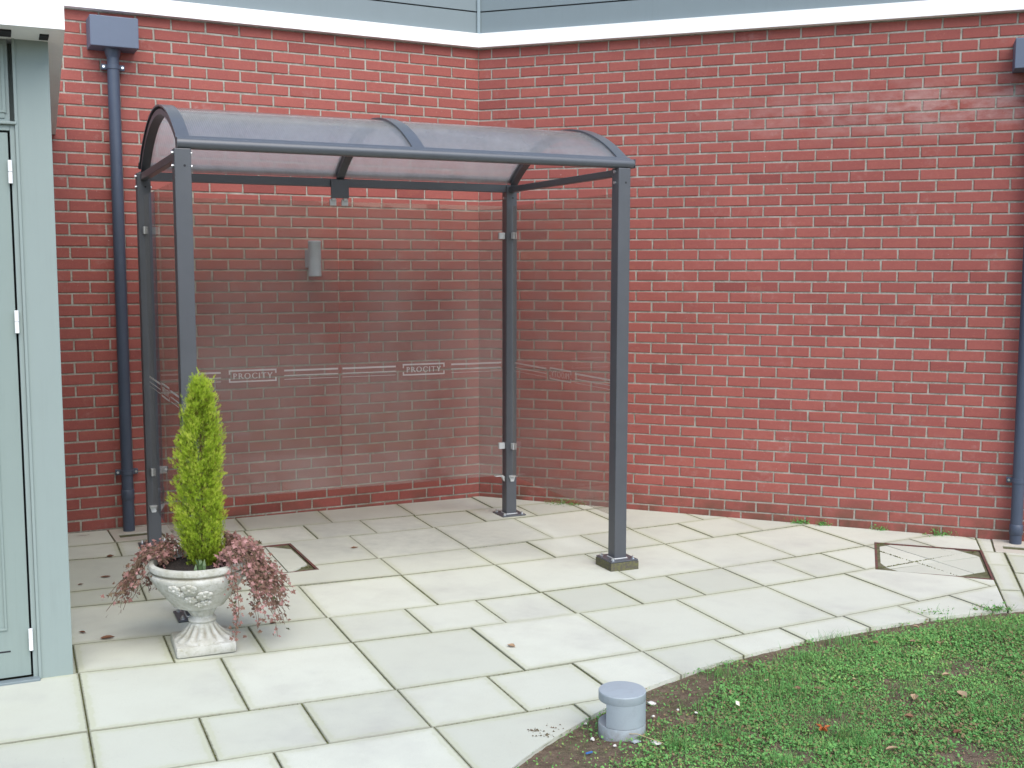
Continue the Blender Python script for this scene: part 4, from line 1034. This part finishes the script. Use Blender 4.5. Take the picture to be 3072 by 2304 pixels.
fallen('thin dark twig like leaf at the foot of the left wall', -2.55, -1.42, .07, .05, .35, .1, wd=.15)
fallen('large pale tan leaf standing up in the grass on the right', 2.105, -4.126, .055, .92, 1.9, .4, wd=.7, lawn=True)
fallen('tan leaf in the grass left of the large pale one', 1.892, -4.172, .045, .85, 1.1, .4, wd=.7, lawn=True)
fallen('bright orange maple leaf lying in the grass near the bottom edge', 1.425, -4.50, .075, .5, 1.3, .4, M_orange, star=True, lawn=True)
fallen('dark red leaf in the bottom right corner of the lawn', 1.945, -4.49, .05, .1, .6, .4, lawn=True)
fallen('pale pink leaf at the bottom edge of the lawn', 1.634, -4.66, .05, .8, .2, .4, lawn=True)
for x, y, to, lb in ((1.333, -3.974, .85, 'pale tan leaf in the turf nearest the bare soil rim, upper left of lawn'), (1.434, -4.092, .55, 'brown leaf in the lawn, left one of a close pair above the paper'), (1.515, -4.09, .6, 'brown leaf in the lawn, right one of a close pair above the paper'),
        (1.714, -3.958, .8, 'pale leaf in the middle of the lawn, upper one of two'), (1.685, -4.052, .45, 'brown leaf in the middle of the lawn, lower one of two'), (1.967, -3.46, .55, 'brown leaf close to the paving edge, left of two pale ones'),
        (2.138, -3.472, .8, 'pale leaf close to the paving edge, left one of two'), (2.265, -3.458, .75, 'pale leaf close to the paving edge, right one of two'), (2.122, -3.917, .85, 'pale tan leaf straight above the large leaf standing in the grass'), (1.8, -4.369, .4, 'dull brown leaf between the orange maple leaf and the large pale leaf'),
        (2.593, -3.326, .35, 'dark brown leaf near the right end of the lawn'), (2.68, -3.099, .8, 'pale leaf near the right end of the lawn, farthest back'), (1.083, -4.60, .4, 'dark brown leaf at the bottom edge right of the long white stone'), (1.0, -4.655, .35, 'small brown leaf half sunk in thin grass at the bottom edge'),
        (2.266, -3.161, .8, 'pale leaf just inside the paving edge below the inspection cover, left one'), (2.565, -3.187, .8, 'pale leaf just inside the paving edge below the inspection cover, right one'), (1.617, -4.343, .2, 'dark red brown leaf right above the orange maple leaf')):
    fallen(lb, x, y, random.uniform(.026, .045), to, random.uniform(0, 6), random.uniform(.2, .5), group='small dry leaves scattered over the lawn', lawn=True, wd=random.uniform(.5, .8))
def chip(label, x, y, s_, mat, cat, name, flat=.6, el=1, group=None):
    mb = MB(); r = np.random.default_rng(int(abs(x*1000))); vs_ = bmesh.ops.create_icosphere(mb.bm, subdivisions=2, radius=1)['verts']
    for v in vs_: v.co = Vector((v.co.x*s_*el, v.co.y*s_, v.co.z*s_*flat))*r.uniform(.75, 1.2)
    z = float(soil_h(np.array([[x, y]]))[0])+s_*flat*.5+.006
    return tag(mb.build(name, mat, None, 50, (x, y, z), (0, 0, r.uniform(0, 3))), label, cat, group)
chip('white stone chip on the soil right of the bollard light', .815, -4.16, .014, M_stone, 'stone', 'stone', .5, 1.4)
chip('long white stone in the grass in front of the bollard light', .776, -4.60, .013, M_stone, 'stone', 'stone', .5, 2)
chip('flat grey stone left of the long white one', .700, -4.59, .014, Mat('grey_chip', (.30, .33, .34), .8), 'stone', 'stone', .4, 1.4)
chip('small white stone on bare soil left of the bollard light', .545, -4.53, .009, M_stone, 'stone', 'stone', .7)
for x, y in ((.906, -4.276), (.53, -4.36), (.62, -4.62), (.80, -4.33), (.97, -4.33)): chip('tiny pale stone chip on the bare soil round the bollard light', x, y, .006, M_stone, 'stone', 'stone', .7, 1.3, 'tiny stone chips round the bollard light')
tag(MB().box((-.02, -.003, 0), (.02, .003, .006), .001).build('plastic_scrap', M_blue, None, None, (.522, -4.67, float(soil_h(np.array([[.522, -4.67]]))[0])+.008), (0, .2, .9)), 'thin blue plastic scrap on the soil in front of the bollard light', 'litter')
tag(MB().prism([(-.009, 0), (.006, -.006), (.012, .014), (-.004, .018)], 0, .002, 2).build('paper_scrap', Mat('paper', (.75, .74, .55), .7), None, None, (1.146, -4.273, float(soil_h(np.array([[1.146, -4.273]]))[0])+.022), (.6, .3, .4)), 'white and yellow paper scrap in the lawn', 'litter')
tag(MB().tube([(-.09, 0, .004), (-.02, -.006, .016), (.09, -.03, .004)], .0016, 6).build('dry_stalk', M_stick, None, None, (.73, -4.57, float(soil_h(np.array([[.73, -4.57]]))[0])+.012), (0, 0, -.35)), 'pale dry stalk lying in front of the bollard light', 'stalk')
# crumbs of soil trodden onto the last slab
V, F = [], []; r = np.random.default_rng(77); k = 0
for cx, cy, n_, sp in ((.335, -4.45, 26, .018), (.373, -4.492, 22, .02), (.40, -4.42, 16, .05)):
    for i in range(n_):
        x_, y_ = cx+r.normal(0, sp), cy+r.normal(0, sp*.5)
        if in_lawn(np.array([x_, y_]))[0]: continue
        s_ = r.uniform(.0015, .0055); z = gz(x_)
        V += [(x_-s_, y_-s_*.6, z), (x_+s_, y_-s_*.5, z), (x_+s_*.4, y_+s_, z), (x_, y_, z+s_*.9)]; F += [(k, k+1, k+3), (k+1, k+2, k+3), (k+2, k, k+3)]; k += 4
o = kind(link('soil_crumbs', raw_mesh('soil_crumbs', V, F, M_soil)), 'stuff'); o['label'] = 'soil crumbs trodden onto the slab beside the lawn'
